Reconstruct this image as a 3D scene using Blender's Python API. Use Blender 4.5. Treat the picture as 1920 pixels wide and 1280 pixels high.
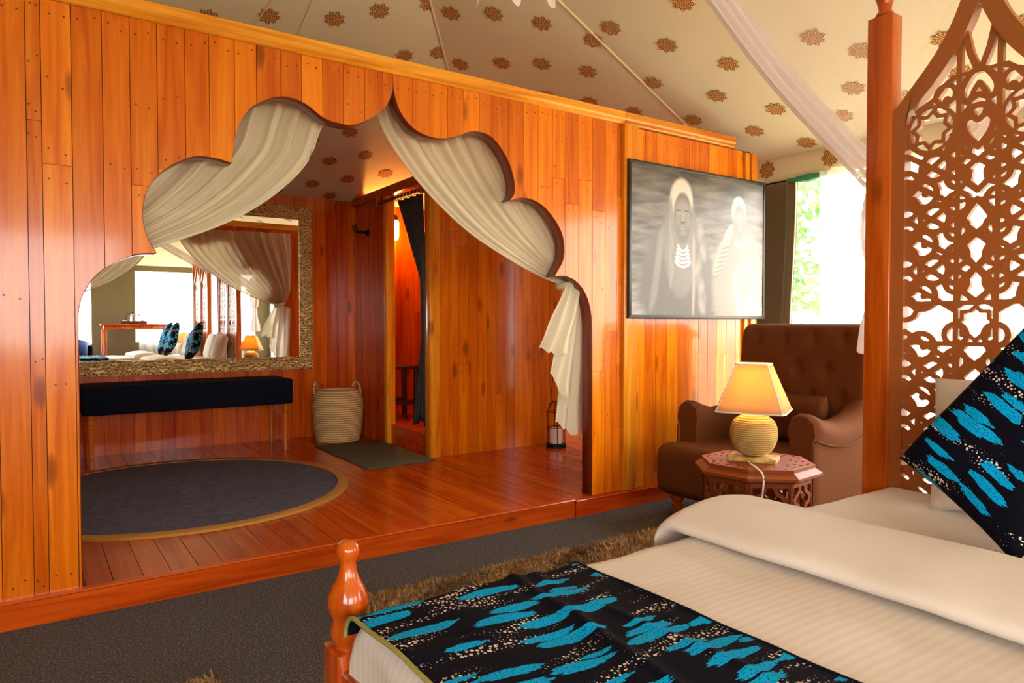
import bpy, bmesh, math, random
import numpy as np
from mathutils import Vector, Matrix, noise as mnoise
from mathutils.geometry import tessellate_polygon
random.seed(7); rng = np.random.default_rng(7)
PI = math.pi
for o in list(bpy.data.objects): bpy.data.objects.remove(o)
SC = bpy.context.scene; COL = SC.collection

# ------------------------------------------------------------------ camera
F = 1320.0; YAW = math.atan2(905, 1320); PITCH = -math.atan(34 / 1320); EYE = (0.0, 0.0, 1.15)
cam = bpy.data.cameras.new('camera'); cam.sensor_width = 36; cam.lens = 36 * F / 1920
cam.clip_start = .02; cam.clip_end = 300
camo = bpy.data.objects.new('camera', cam); COL.objects.link(camo)
camo.location = EYE; camo.rotation_euler = (PI / 2 + PITCH, 0, -YAW); SC.camera = camo

# ------------------------------------------------------------------ world, daylight
SKY = 9.0
w = bpy.data.worlds.new('sky'); SC.world = w; w.use_nodes = True
bg = w.node_tree.nodes['Background']; bg.inputs[0].default_value = (1.0, .985, .95, 1); bg.inputs[1].default_value = SKY
SC.view_settings.view_transform = 'Standard'; SC.view_settings.look = 'None'
SC.view_settings.gamma = 1.0; SC.view_settings.use_curve_mapping = False
SC.view_settings.exposure = 0.75

XR, XL, YP, YB, YF = 4.6, -1.7, 3.235, 6.4, -4.0      # right wall, left wall, partition, alcove back wall, front wall
ZP = .105                                              # top of the wooden platform
def portal(name, loc, rot, sx, sy):
    l = bpy.data.lights.new(name, 'AREA'); l.shape = 'RECTANGLE'; l.size = sx; l.size_y = sy; l.cycles.is_portal = True
    o = bpy.data.objects.new(name, l); COL.objects.link(o); o.location = loc; o.rotation_euler = rot; return o
WIN_R = [(.25, 3.12, .4, 2.2), (-3.5, -.35, .4, 2.2)]          # y0,y1,z0,z1 on the right wall
WIN_F = [(1.85, 4.3, .75, 2.25), (-1.3, 1.05, .4, 2.25)]       # x0,x1,z0,z1 on the front wall
WIN_L = [(-3.4, -.6, .9, 2.1)]
for a, b, c, d in WIN_R: portal('window_daylight', (XR + .06, (a + b) / 2, (c + d) / 2), (0, PI / 2, 0), d - c, b - a)
for a, b, c, d in WIN_F: portal('window_daylight', ((a + b) / 2, YF - .06, (c + d) / 2), (PI / 2, 0, 0), b - a, d - c)
for a, b, c, d in WIN_L: portal('window_daylight', (XL - .06, (a + b) / 2, (c + d) / 2), (0, -PI / 2, 0), d - c, b - a)

# ------------------------------------------------------------------ materials
def S(r, g, b):
    f = lambda c: c / 12.92 if c <= .04045 else ((c + .055) / 1.055) ** 2.4
    return (f(r / 255), f(g / 255), f(b / 255), 1)
class NT:
    def __init__(s, name):
        s.m = bpy.data.materials.new(name); s.m.use_nodes = True; s.t = s.m.node_tree
        s.b = s.t.nodes['Principled BSDF']; s.out = s.t.nodes['Material Output']
    def n(s, typ, props=None, **inp):
        nd = s.t.nodes.new('ShaderNode' + typ)
        for k, v in (props or {}).items(): setattr(nd, k, v)
        for k, v in inp.items():
            key = int(k[1:]) if k[0] == 'i' and k[1:].isdigit() else k.replace('_', ' ')
            s.put(nd.inputs[key], v)
        return nd
    def put(s, sock, v):
        if isinstance(v, bpy.types.NodeSocket): s.t.links.new(v, sock)
        elif isinstance(v, bpy.types.Node): s.t.links.new(v.outputs[0], sock)
        else: sock.default_value = v
    def math(s, op, a, b=0.0, c=0.0, clamp=False):
        return s.n('Math', dict(operation=op, use_clamp=clamp), i0=a, i1=b, i2=c).outputs[0]
    def mix(s, fac, a, b, typ='MIX'):
        nd = s.n('MixRGB', dict(blend_type=typ), i0=fac, i1=a, i2=b); return nd.outputs[0]
    def ramp(s, fac, stops):
        nd = s.n('ValToRGB', i0=fac); e = nd.color_ramp.elements
        while len(e) < len(stops): e.new(.5)
        for k, (p, c) in enumerate(stops): e[k].position = p; e[k].color = c if len(c) == 4 else (*c, 1)
        return nd.outputs[0]
    def coord(s, which='Object'): return s.n('TexCoord').outputs[which]
    def mapping(s, v, scale=(1, 1, 1), loc=(0, 0, 0), rot=(0, 0, 0)):
        return s.n('Mapping', Vector=v, Scale=scale, Location=loc, Rotation=rot).outputs[0]
    def set(s, **k):
        for kk, v in k.items(): s.put(s.b.inputs[kk.replace('_', ' ')], v)
        return s
    def bump(s, h, strength=.3, dist=.01):
        s.put(s.b.inputs['Normal'], s.n('Bump', Strength=strength, Distance=dist, Height=h).outputs[0])
g3 = lambda v: (v, v, v, 1)

def wood(name, light, mid, dark, axis='z', rough=.3, coat=.35, var=.35, knots=True, grain=1.0, patch=0.0):
    t = NT(name); oi = t.n('ObjectInfo'); r = oi.outputs['Random']
    off = t.n('CombineXYZ', X=t.math('MULTIPLY', r, 31.0), Y=t.math('MULTIPLY', r, 17.0), Z=t.math('MULTIPLY', r, 53.0)).outputs[0]
    v = t.n('VectorMath', dict(operation='ADD'), i0=t.coord(), i1=off).outputs[0]
    sc = [22, 22, 22]; sc['xyz'.index(axis)] = 1.3
    gv = t.mapping(v, tuple(sc))
    n1 = t.n('TexNoise', Vector=gv, Scale=1.0 * grain, Detail=5.0, Roughness=.6, Distortion=.6).outputs[0]
    sc2 = [90, 90, 90]; sc2['xyz'.index(axis)] = 3
    n2 = t.n('TexNoise', Vector=t.mapping(v, tuple(sc2)), Scale=1.0 * grain, Detail=3.0).outputs[0]
    c = t.ramp(n1, [(.3, dark), (.5, mid), (.72, light)])
    c = t.mix(t.math('MULTIPLY', t.math('SUBTRACT', .62, n2, clamp=True), .9), c, dark)
    if knots:
        sk = [5.5, 5.5, 5.5]; sk['xyz'.index(axis)] = 2.1
        vo = t.n('TexVoronoi', Vector=t.mapping(v, tuple(sk)), Scale=1.0, Randomness=1.0).outputs['Distance']
        vo = t.math('ADD', vo, t.math('MULTIPLY', t.math('SUBTRACT', n2, .5), .08))
        k = t.ramp(vo, [(.0, g3(1)), (.1, g3(.75)), (.17, g3(0))])
        c = t.mix(t.math('MULTIPLY', k, .75), c, (dark[0] * .28, dark[1] * .25, dark[2] * .25, 1))
    hs = t.n('HueSaturation', Hue=t.math('ADD', .497, t.math('MULTIPLY', r, .010)), Saturation=1.0,
             Value=t.math('ADD', 1 - var * .55, t.math('MULTIPLY', r, var)), Color=c)
    rr = t.math('ADD', rough - .05, t.math('MULTIPLY', n1, .14))
    t.set(Base_Color=hs.outputs[0], Roughness=rr, Coat_Weight=coat, Coat_Roughness=.1, Specular_IOR_Level=.2)
    t.bump(t.math('ADD', n1, t.math('MULTIPLY', n2, .4)), .12, .004)
    return t.m
def plain(name, c, rough=.6, metal=0.0, nscale=0, namp=.15, bump=0.0, sheen=0.0, coat=0.0, spec=.5):
    t = NT(name); t.set(Roughness=rough, Metallic=metal, Coat_Weight=coat, Coat_Roughness=.15, Sheen_Weight=sheen, Sheen_Roughness=.4, Specular_IOR_Level=spec)
    if nscale:
        n = t.n('TexNoise', Vector=t.coord(), Scale=float(nscale), Detail=4.0).outputs[0]
        t.set(Base_Color=t.mix(n, tuple(x * (1 - namp) for x in c[:3]) + (1,), tuple(min(1, x * (1 + namp)) for x in c[:3]) + (1,)))
        if bump: t.bump(n, bump, .004)
    else: t.set(Base_Color=c)
    return t.m
M = {}
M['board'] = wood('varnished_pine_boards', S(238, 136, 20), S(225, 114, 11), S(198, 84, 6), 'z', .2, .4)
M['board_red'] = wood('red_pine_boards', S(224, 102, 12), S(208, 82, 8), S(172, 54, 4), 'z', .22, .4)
M['core'] = plain('dark_wall_core', S(70, 24, 8), .6)
M['trim'] = wood('pale_pine_trim', S(246, 176, 66), S(232, 150, 44), S(204, 110, 22), 'x', .25, .4, knots=False)
M['trim_v'] = wood('pale_pine_batten', S(242, 160, 48), S(228, 136, 28), S(196, 94, 12), 'z', .25, .4)
M['riser'] = wood('red_stained_riser', S(210, 80, 16), S(196, 62, 9), S(156, 40, 5), 'x', .22, .5, var=.1)
M['plank'] = wood('red_stained_floor_plank', S(208, 88, 20), S(190, 70, 12), S(156, 48, 6), 'y', .22, .4, var=.22, knots=False, grain=.7)
M['lining'] = plain('dark_arch_edge', S(122, 46, 16), .35, 0, 14, .25, coat=.3)
M['bedpost'] = wood('orange_bedpost_wood', S(208, 106, 24), S(190, 86, 14), S(150, 58, 7), 'z', .22, .5, var=.1)
M['turned'] = wood('turned_red_wood', S(204, 96, 22), S(186, 74, 12), S(144, 46, 6), 'z', .18, .7, var=.1, knots=False)
M['benchleg'] = wood('bench_leg_wood', S(222, 122, 40), S(200, 96, 24), S(150, 60, 12), 'z', .25, .5, var=.1, knots=False)
M['carved'] = plain('carved_brown_wood', S(158, 86, 36), .38, 0, 9, .14, .05, coat=.15)
M['table'] = plain('carved_red_brown_table', S(128, 58, 20), .42, 0, 12, .18, .05, spec=.35)
M['darkwood'] = plain('dark_stained_wood', S(74, 26, 12), .4, 0, 10, .3)
M['black'] = plain('black_iron', S(14, 12, 11), .5, .4)
M['gasket'] = plain('black_frame', S(30, 32, 31), .4)
M['brown_velvet'] = plain('brown_velvet', S(100, 54, 22), .8, 0, 60, .12, .1, spec=.15)
M['navy'] = plain('navy_cotton_cover', S(10, 13, 27), .9, 0, 40, .2, .05, spec=.15)
M['blue_chair'] = plain('blue_velvet', S(16, 52, 110), .7, 0, 30, .2, sheen=.5)
M['steel'] = plain('brushed_steel', S(190, 190, 186), .25, 1.0)
M['china'] = plain('white_china', S(235, 235, 228), .25)
M['whiteplastic'] = plain('white_cable', S(236, 232, 222), .4)
M['candle'] = plain('candle_wax', S(240, 226, 214), .5)
M['bark'] = plain('tree_bark', S(86, 66, 48), .9, 0, 12, .3)
M['grass'] = plain('dry_pale_grass', S(196, 180, 142), .95, 0, 3, .2)
M['gold_bind'] = plain('gold_cotton_binding', S(176, 122, 46), .7, 0, 60, .12, .05)
M['olive_hem'] = plain('olive_stitched_hem', S(150, 138, 66), .8, 0, 200, .3)
M['mat'] = plain('charcoal_green_mat', S(84, 84, 62), .95, 0, 160, .35, .4)
M['ring'] = plain('clear_white_ring', S(226, 214, 196), .3)
M['paleblock'] = wood('pale_lamp_block', S(226, 186, 116), S(206, 160, 90), S(150, 100, 44), 'x', .4, .1, var=.05, knots=False)

def carpet():
    t = NT('dark_grey_carpet'); c = t.coord()
    n = t.n('TexNoise', Vector=c, Scale=120.0, Detail=4.0, Roughness=.8).outputs[0]
    n2 = t.n('TexNoise', Vector=c, Scale=2.2, Detail=3.0).outputs[0]
    col = t.ramp(n, [(.32, S(44, 42, 42)), (.52, S(88, 84, 84)), (.7, S(156, 150, 146))])
    t.set(Base_Color=t.mix(t.math('MULTIPLY', n2, .35), col, S(76, 70, 70)), Roughness=.98, Specular_IOR_Level=.1); t.bump(n, .7, .006); return t.m
M['carpet'] = carpet()
def weave(name, c1, c2, sc, rough=.9):
    t = NT(name); c = t.coord()
    a = t.n('TexWave', dict(bands_direction='X'), Vector=c, Scale=sc, Distortion=1.5, Detail=2.0).outputs['Fac' if False else 1]
    b = t.n('TexWave', dict(bands_direction='Y'), Vector=c, Scale=sc, Distortion=1.5, Detail=2.0).outputs[1]
    n = t.n('TexNoise', Vector=c, Scale=30.0, Detail=5.0).outputs[0]
    f = t.math('MULTIPLY', t.math('ADD', a, b), t.math('MULTIPLY', n, .9))
    t.set(Base_Color=t.mix(f, c1, c2), Roughness=rough, Specular_IOR_Level=.15); t.bump(f, .3, .004); return t.m
M['rug'] = weave('slate_navy_weave', S(50, 50, 64), S(120, 120, 136), 70.0)
def canvas(name, c, trans=.0):
    t = NT(name); co = t.coord()
    n = t.n('TexNoise', Vector=co, Scale=1.4, Detail=4.0).outputs[0]
    f = t.n('TexNoise', Vector=co, Scale=220.0, Detail=2.0).outputs[0]
    t.set(Base_Color=t.mix(n, tuple(x * .9 for x in c[:3]) + (1,), c), Roughness=.9, Specular_IOR_Level=.1)
    t.bump(t.math('ADD', t.math('MULTIPLY', n, 6.0), t.math('MULTIPLY', f, .12)), .15, .01)
    if trans:
        tr = t.n('BsdfTranslucent', Color=c); mx = t.n('MixShader', Fac=trans, i1=t.b.outputs[0], i2=tr.outputs[0])
        t.put(t.out.inputs[0], mx.outputs[0])
    return t.m
M['tent'] = canvas('cream_tent_canvas', S(230, 220, 194), 0)
M['valance'] = canvas('cream_valance_canvas', S(228, 216, 186), .1)
M['khaki'] = canvas('khaki_canvas', S(118, 106, 78))
M['seam'] = plain('tent_seam', S(222, 204, 168), .9)
def star_mat():
    t = NT('gold_brown_star_print'); c = t.coord('Object')
    sep = t.n('SeparateXYZ', Vector=c); x, y = sep.outputs[0], sep.outputs[1]
    r = t.math('SQRT', t.math('ADD', t.math('MULTIPLY', x, x), t.math('MULTIPLY', y, y)))
    a = t.math('ARCTAN2', y, x)
    p = t.math('ADD', t.math('SINE', t.math('MULTIPLY', r, 520.0)), t.math('MULTIPLY', t.math('COSINE', t.math('MULTIPLY', a, 16.0)), .8))
    n = t.n('TexNoise', Vector=c, Scale=160.0, Detail=3.0).outputs[0]
    f = t.math('ADD', t.math('MULTIPLY', p, .28), t.math('MULTIPLY', n, .8), clamp=True)
    t.set(Base_Color=t.ramp(f, [(.2, S(132, 76, 26)), (.5, S(184, 128, 66)), (.8, S(236, 206, 156))]), Roughness=.8, Specular_IOR_Level=.15)
    return t.m
M['star'] = star_mat()
def sheer(name, c, alpha, tl=.5):
    t = NT(name); co = t.coord()
    n = t.n('TexNoise', Vector=co, Scale=300.0, Detail=2.0).outputs[0]
    d = t.n('BsdfDiffuse', Color=c); tr = t.n('BsdfTranslucent', Color=c); tp = t.n('BsdfTransparent')
    m1 = t.n('MixShader', Fac=tl, i1=d.outputs[0], i2=tr.outputs[0])
    m2 = t.n('MixShader', Fac=t.math('ADD', alpha - .08, t.math('MULTIPLY', n, .16)), i1=tp.outputs[0], i2=m1.outputs[0])
    t.put(t.out.inputs[0], m2.outputs[0]); return t.m
M['curtain'] = sheer('cream_muslin', S(242, 232, 204), .93, .4)
M['net'] = sheer('white_mosquito_net', S(240, 230, 228), .8, .35)
M['net_thin'] = sheer('thin_mosquito_net', S(240, 232, 230), .22, .4)
M['window_sheer'] = sheer('white_window_sheer', S(238, 240, 232), .45, .5)
M['green_flap'] = plain('green_canvas_flap', S(60, 140, 104), .8, 0, 12, .2)
def linen(name, c, stripe=0.0):
    t = NT(name); co = t.coord()
    n = t.n('TexNoise', Vector=co, Scale=5.0, Detail=5.0).outputs[0]
    f = t.n('TexNoise', Vector=co, Scale=420.0, Detail=2.0).outputs[0]
    h = t.math('ADD', t.math('MULTIPLY', n, 2.0), t.math('MULTIPLY', f, .05))
    col = c; rough = .75
    if stripe:
        wv = t.n('TexWave', dict(bands_direction='Y'), Vector=co, Scale=14.0, Distortion=.1).outputs[1]
        col = t.mix(t.math('MULTIPLY', wv, stripe), c, tuple(x * .88 for x in c[:3]) + (1,)); rough = t.math('ADD', .55, t.math('MULTIPLY', wv, .3))
    t.set(Base_Color=col, Roughness=rough, Specular_IOR_Level=.3, Sheen_Weight=.1); t.bump(h, .12, .02); return t.m
M['linen'] = linen('white_bed_linen', S(222, 208, 194))
M['duvet'] = linen('striped_white_duvet', S(222, 208, 194), .5)
def print_mat(name, rot=0.0, scale=1.0):
    """navy cloth printed with turquoise brush strokes and rows of pale dots (uses UV in metres)"""
    t = NT(name); uv = t.mapping(t.coord('UV'), (scale, scale, 1), (0, 0, 0), (0, 0, rot))
    wob = t.n('TexNoise', Vector=uv, Scale=9.0, Detail=3.0).outputs['Color']
    uw = t.n('VectorMath', dict(operation='ADD'), i0=uv, i1=t.n('VectorMath', dict(operation='SCALE'), i0=t.n('VectorMath', dict(operation='SUBTRACT'), i0=wob, i1=(.5, .5, .5)).outputs[0], Scale=.03).outputs[0]).outputs[0]
    sv = t.mapping(uw, (5.2, 23.0, 1))
    vo = t.n('TexVoronoi', dict(voronoi_dimensions='2D'), Vector=sv, Scale=1.0, Randomness=.75)
    fray = t.n('TexNoise', Vector=t.mapping(uv, (6, 160, 1)), Scale=1.0, Detail=3.0).outputs[0]
    d = t.math('ADD', vo.outputs['Distance'], t.math('MULTIPLY', t.math('SUBTRACT', fray, .5), .34))
    rc = t.n('SeparateColor', Color=vo.outputs['Color'])
    lim = t.math('MULTIPLY', t.math('ADD', .18, t.math('MULTIPLY', rc.outputs[1], .26)), t.math('GREATER_THAN', rc.outputs[0], .2))
    stroke = t.math('LESS_THAN', d, lim)
    fd = t.n('TexVoronoi', dict(voronoi_dimensions='2D'), Vector=uv, Scale=150.0, Randomness=.9).outputs['Distance']
    speck = t.math('GREATER_THAN', fd, .17)
    turq = t.mix(speck, S(6, 10, 26), t.mix(wob, S(0, 146, 205), S(4, 172, 228)))
    dens = t.n('TexNoise', Vector=t.mapping(uw, (5, 22, 1), (3.3, 1.7, 0)), Scale=1.0, Detail=1.0).outputs[0]
    dv = t.n('TexVoronoi', dict(voronoi_dimensions='2D'), Vector=uv, Scale=105.0, Randomness=.9)
    dsz = t.n('SeparateColor', Color=dv.outputs['Color']).outputs[0]
    rad = t.math('MULTIPLY', t.math('MULTIPLY', t.math('SUBTRACT', dens, .5, clamp=True), 7.0, clamp=True), t.math('ADD', .1, t.math('MULTIPLY', dsz, .32)))
    dot = t.math('LESS_THAN', dv.outputs['Distance'], rad)
    base = t.mix(dot, S(9, 10, 22), S(226, 204, 184))
    t.set(Base_Color=t.mix(stroke, base, turq), Roughness=.8, Specular_IOR_Level=.08)
    n = t.n('TexNoise', Vector=t.coord(), Scale=7.0, Detail=3.0).outputs[0]; t.bump(n, .15, .02); return t.m
M['print'] = print_mat('blue_brushstroke_print')
def brass():
    t = NT('embossed_brass'); c = t.coord()
    v1 = t.n('TexVoronoi', Vector=t.mapping(c, (60, 60, 60)), Scale=1.0).outputs['Distance']
    wv = t.n('TexWave', dict(bands_direction='DIAGONAL', wave_type='RINGS'), Vector=c, Scale=16.0, Distortion=14.0, Detail=3.0).outputs[1]
    n = t.n('TexNoise', Vector=c, Scale=20.0, Detail=5.0).outputs[0]
    h = t.math('ADD', t.math('MULTIPLY', v1, .7), t.math('MULTIPLY', wv, .6))
    col = t.ramp(h, [(.15, S(70, 46, 20)), (.4, S(168, 124, 64)), (.85, S(240, 204, 134))])
    t.set(Base_Color=t.mix(t.math('MULTIPLY', n, .3), col, S(90, 66, 30)), Metallic=.55, Roughness=.45); t.bump(h, .6, .01); return t.m
M['brass'] = brass()
M['stud'] = plain('brass_stud', S(206, 170, 96), .35, .8)
M['mirror'] = plain('mirror_glass', (.93, .94, .93, 1), .0, 1.0)
def rope_mat(name, c1, c2, sc, bstr=.6):
    t = NT(name); co = t.coord()
    wv = t.n('TexWave', dict(bands_direction='Z'), Vector=co, Scale=sc, Distortion=1.2, Detail=2.0, Detail_Scale=3.0).outputs[1]
    n = t.n('TexNoise', Vector=t.mapping(co, (1, 1, 1)), Scale=90.0, Detail=3.0).outputs[0]
    f = t.math('MULTIPLY', wv, t.math('ADD', .5, t.math('MULTIPLY', n, .8)))
    t.set(Base_Color=t.mix(f, c1, c2), Roughness=.85, Specular_IOR_Level=.2); t.bump(f, bstr, .004); return t.m
M['jute'] = rope_mat('wound_jute_rope', S(150, 112, 52), S(220, 184, 112), 34.0)
M['straw'] = rope_mat('woven_straw', S(160, 120, 70), S(240, 208, 150), 16.0)
def shade():
    t = NT('cream_lamp_shade'); d = t.n('BsdfDiffuse', Color=S(226, 196, 140)); tr = t.n('BsdfTranslucent', Color=S(240, 190, 110))
    t.put(t.out.inputs[0], t.n('MixShader', Fac=.5, i1=d.outputs[0], i2=tr.outputs[0]).outputs[0]); return t.m
M['shade'] = shade()
def emit(name, c, st):
    t = NT(name); t.put(t.out.inputs[0], t.n('Emission', Color=c, Strength=st).outputs[0]); return t.m
M['bulb'] = emit('warm_bulb', (1, .62, .22, 1), 30.0)
def jar():
    t = NT('amber_glass_jar'); d = t.n('BsdfTranslucent', Color=(1, .74, .36, 1)); g = t.n('BsdfGlossy', Roughness=.15); tp = t.n('BsdfTransparent', Color=(1, .85, .6, 1))
    m1 = t.n('MixShader', Fac=.5, i1=tp.outputs[0], i2=d.outputs[0]); t.put(t.out.inputs[0], t.n('MixShader', Fac=.1, i1=m1.outputs[0], i2=g.outputs[0]).outputs[0]); return t.m
M['jar'] = jar()
def blackcurtain():
    t = NT('black_ribbed_curtain'); c = t.coord()
    wv = t.n('TexWave', dict(bands_direction='Z'), Vector=c, Scale=24.0, Distortion=.3).outputs[1]
    t.set(Base_Color=t.mix(wv, S(16, 16, 18), S(56, 52, 50)), Roughness=.6); t.bump(wv, .3, .004); return t.m
M['blackcurtain'] = blackcurtain()
def leafm(name, c1, c2):
    t = NT(name); n = t.n('TexNoise', Vector=t.coord(), Scale=2.0, Detail=2.0).outputs[0]; col = t.mix(n, c1, c2)
    tr = t.n('BsdfTranslucent', Color=col); t.set(Base_Color=col, Roughness=.6)
    t.put(t.out.inputs[0], t.n('MixShader', Fac=.35, i1=t.b.outputs[0], i2=tr.outputs[0]).outputs[0]); return t.m
M['leaf'] = leafm('tree_leaves', S(70, 118, 66), S(126, 160, 96))
def shagm():
    t = NT('golden_brown_shag'); oi = t.n('TexNoise', Vector=t.coord(), Scale=38.0, Detail=4.0).outputs[0]
    t.set(Base_Color=t.ramp(oi, [(.3, S(84, 56, 20)), (.5, S(150, 108, 52)), (.7, S(206, 164, 94))]), Roughness=.6, Sheen_Weight=.3); return t.m
M['shag'] = shagm()

# ------------------------------------------------------------------ mesh helpers
def link(o, parent=None):
    COL.objects.link(o)
    if parent: o.parent = parent
    return o
def mesh(name, V, Fc, mat, parent=None, smooth=False, uv=None, recalc=False, edge_angle=None):
    me = bpy.data.meshes.new(name); me.from_pydata([tuple(map(float, v)) for v in V], [], [tuple(map(int, f)) for f in Fc])
    if recalc:
        bm = bmesh.new(); bm.from_mesh(me); bmesh.ops.recalc_face_normals(bm, faces=bm.faces); bm.to_mesh(me); bm.free()
    if uv is not None:
        ul = me.uv_layers.new(name='UVMap'); li = np.zeros(len(me.loops), dtype=np.int32); me.loops.foreach_get('vertex_index', li)
        ul.data.foreach_set('uv', np.asarray(uv, dtype=np.float32)[li].ravel())
    me.materials.append(mat if not isinstance(mat, str) else M[mat])
    if smooth:
        me.polygons.foreach_set('use_smooth', [True] * len(me.polygons))
        if edge_angle: me.set_sharp_from_angle(angle=math.radians(edge_angle))
    me.update(); return link(bpy.data.objects.new(name, me), parent)
def tag(o, label=None, cat=None, group=None, kind=None):
    for k, v in (('label', label), ('category', cat), ('group', group), ('kind', kind)):
        if v: o[k] = v
    return o
def thing(name, loc, label, cat, rz=0.0, group=None):
    o = link(bpy.data.objects.new(name, None)); o.location = loc; o.rotation_euler[2] = rz; o.empty_display_size = .1
    return tag(o, label, cat, group)
def copy_tree(o, parent=None):
    c = o.copy(); COL.objects.link(c); c.parent = parent
    for ch in o.children: copy_tree(ch, c)
    return c
class MB:
    """collects shapes into one mesh"""
    def __init__(s): s.V = []; s.F = []
    def add(s, V, Fc):
        k = len(s.V); s.V += [tuple(v) for v in V]; s.F += [tuple(i + k for i in f) for f in Fc]; return s
    def box(s, a, b):
        x0, y0, z0 = a; x1, y1, z1 = b
        return s.add([(x0, y0, z0), (x1, y0, z0), (x1, y1, z0), (x0, y1, z0), (x0, y0, z1), (x1, y0, z1), (x1, y1, z1), (x0, y1, z1)],
                     [(0, 3, 2, 1), (4, 5, 6, 7), (0, 1, 5, 4), (1, 2, 6, 5), (2, 3, 7, 6), (3, 0, 4, 7)])
    def lathe(s, prof, c=(0, 0, 0), n=20, sx=1, sy=1):
        V = []; Fc = []
        for r, z in prof:
            for k in range(n):
                a = 2 * PI * k / n; V.append((c[0] + r * math.cos(a) * sx, c[1] + r * math.sin(a) * sy, c[2] + z))
        for i in range(len(prof) - 1):
            for k in range(n):
                Fc.append((i * n + k, i * n + (k + 1) % n, (i + 1) * n + (k + 1) % n, (i + 1) * n + k))
        Fc.append(tuple(range(n - 1, -1, -1))); Fc.append(tuple((len(prof) - 1) * n + k for k in range(n)))
        return s.add(V, Fc)
    def tube(s, pts, r, n=8, closed=False):
        P = [Vector(p) for p in pts]; V = []; Fc = []; m = len(P)
        for i, p in enumerate(P):
            a = P[(i - 1) % m] if closed else P[max(i - 1, 0)]; b = P[(i + 1) % m] if closed else P[min(i + 1, m - 1)]
            d = (b - a).normalized() if (b - a).length > 1e-9 else Vector((0, 0, 1))
            u = d.cross(Vector((0, 0, 1))) if abs(d.z) < .9 else d.cross(Vector((1, 0, 0)))
            u.normalize(); v = d.cross(u); rr = r[i] if hasattr(r, '__len__') else r
            for k in range(n):
                an = 2 * PI * k / n; V.append(tuple(p + u * (rr * math.cos(an)) + v * (rr * math.sin(an))))
        for i in range(m if closed else m - 1):
            j = (i + 1) % m
            for k in range(n): Fc.append((i * n + k, i * n + (k + 1) % n, j * n + (k + 1) % n, j * n + k))
        if not closed: Fc.append(tuple(range(n))); Fc.append(tuple((m - 1) * n + k for k in range(n - 1, -1, -1)))
        return s.add(V, Fc)
    def prism(s, pts, plane, d0, d1):
        f = {'xz': lambda a, b, d: (a, d, b), 'yz': lambda a, b, d: (d, a, b), 'xy': lambda a, b, d: (a, b, d)}[plane]
        n = len(pts); V = [f(a, b, d0) for a, b in pts] + [f(a, b, d1) for a, b in pts]; Fc = []
        if n == 4: Fc += [(0, 1, 2, 3), (7, 6, 5, 4)]
        else:
            for t in tessellate_polygon([[Vector((a, b, 0)) for a, b in pts]]):
                Fc.append(tuple(t)); Fc.append(tuple(i + n for i in reversed(t)))
        for i in range(n): j = (i + 1) % n; Fc.append((i, i + n, j + n, j))
        return s.add(V, Fc)
    def build(s, name, mat, parent=None, smooth=False, angle=35, bevel=0.0, segs=2, subsurf=0):
        o = mesh(name, s.V, s.F, mat, parent, smooth or bevel > 0, recalc=True, edge_angle=None if bevel else angle)
        if bevel:
            bm = bmesh.new(); bm.from_mesh(o.data)
            es = [e for e in bm.edges if len(e.link_faces) == 2 and e.calc_face_angle(0) > .5]
            bmesh.ops.bevel(bm, geom=es, offset=bevel, segments=segs, profile=.5, affect='EDGES', clamp_overlap=True)
            for f in bm.faces: f.smooth = True
            bm.to_mesh(o.data); bm.free(); o.data.set_sharp_from_angle(angle=math.radians(50))
        if subsurf: md = o.modifiers.new('smooth', 'SUBSURF'); md.levels = md.render_levels = subsurf
        return o
def box(name, a, b, mat, parent=None, bevel=0.0, segs=2): return MB().box(a, b).build(name, mat, parent, bevel=bevel, segs=segs)
def grid(name, fn, nu, nv, mat, parent=None, uvfn=None, smooth=True, thick=0.0):
    us = np.linspace(0, 1, nu); vs = np.linspace(0, 1, nv); V = []; uv = []
    for v in vs:
        for u in us:
            V.append(fn(u, v)); uv.append(uvfn(u, v) if uvfn else (u, v))
    Fc = [(j * nu + i, j * nu + i + 1, (j + 1) * nu + i + 1, (j + 1) * nu + i) for j in range(nv - 1) for i in range(nu - 1)]
    o = mesh(name, V, Fc, mat, parent, smooth, uv)
    if thick: md = o.modifiers.new('thickness', 'SOLIDIFY'); md.thickness = thick; md.offset = 0
    return o
def catmull(P, n=10):
    P = [np.array(p, float) for p in P]; Q = [2 * P[0] - P[1]] + P + [2 * P[-1] - P[-2]]; out = []
    for i in range(1, len(Q) - 2):
        for k in range(n):
            t = k / n; a, b, c, d = Q[i - 1], Q[i], Q[i + 1], Q[i + 2]
            out.append(.5 * (2 * b + (c - a) * t + (2 * a - 5 * b + 4 * c - d) * t * t + (3 * b - a - 3 * c + d) * t ** 3))
    out.append(P[-1]); return [tuple(p) for p in out]
def resample(P, n):
    P = np.array(P, float); s = np.r_[0, np.cumsum(np.linalg.norm(np.diff(P, axis=0), axis=1))]
    q = np.linspace(0, s[-1], n); return np.stack([np.interp(q, s, P[:, k]) for k in range(P.shape[1])], 1)
def clip(poly, x0, x1, z0, z1):
    for ax, val, keep in ((0, x0, 1), (0, x1, -1), (1, z0, 1), (1, z1, -1)):
        out = []
        for i in range(len(poly)):
            a, b = poly[i - 1], poly[i]; ia = (a[ax] - val) * keep >= 0; ib = (b[ax] - val) * keep >= 0
            if ia != ib:
                t = (val - a[ax]) / (b[ax] - a[ax]); q = [a[k] + (b[k] - a[k]) * t for k in (0, 1)]; q[ax] = val; out.append(tuple(q))
            if ib: out.append(b)
        poly = out
        if not poly: return []
    res = [poly[0]]
    for p in poly[1:]:
        if abs(p[0] - res[-1][0]) + abs(p[1] - res[-1][1]) > 1e-6: res.append(p)
    return res if len(res) > 2 else []
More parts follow.
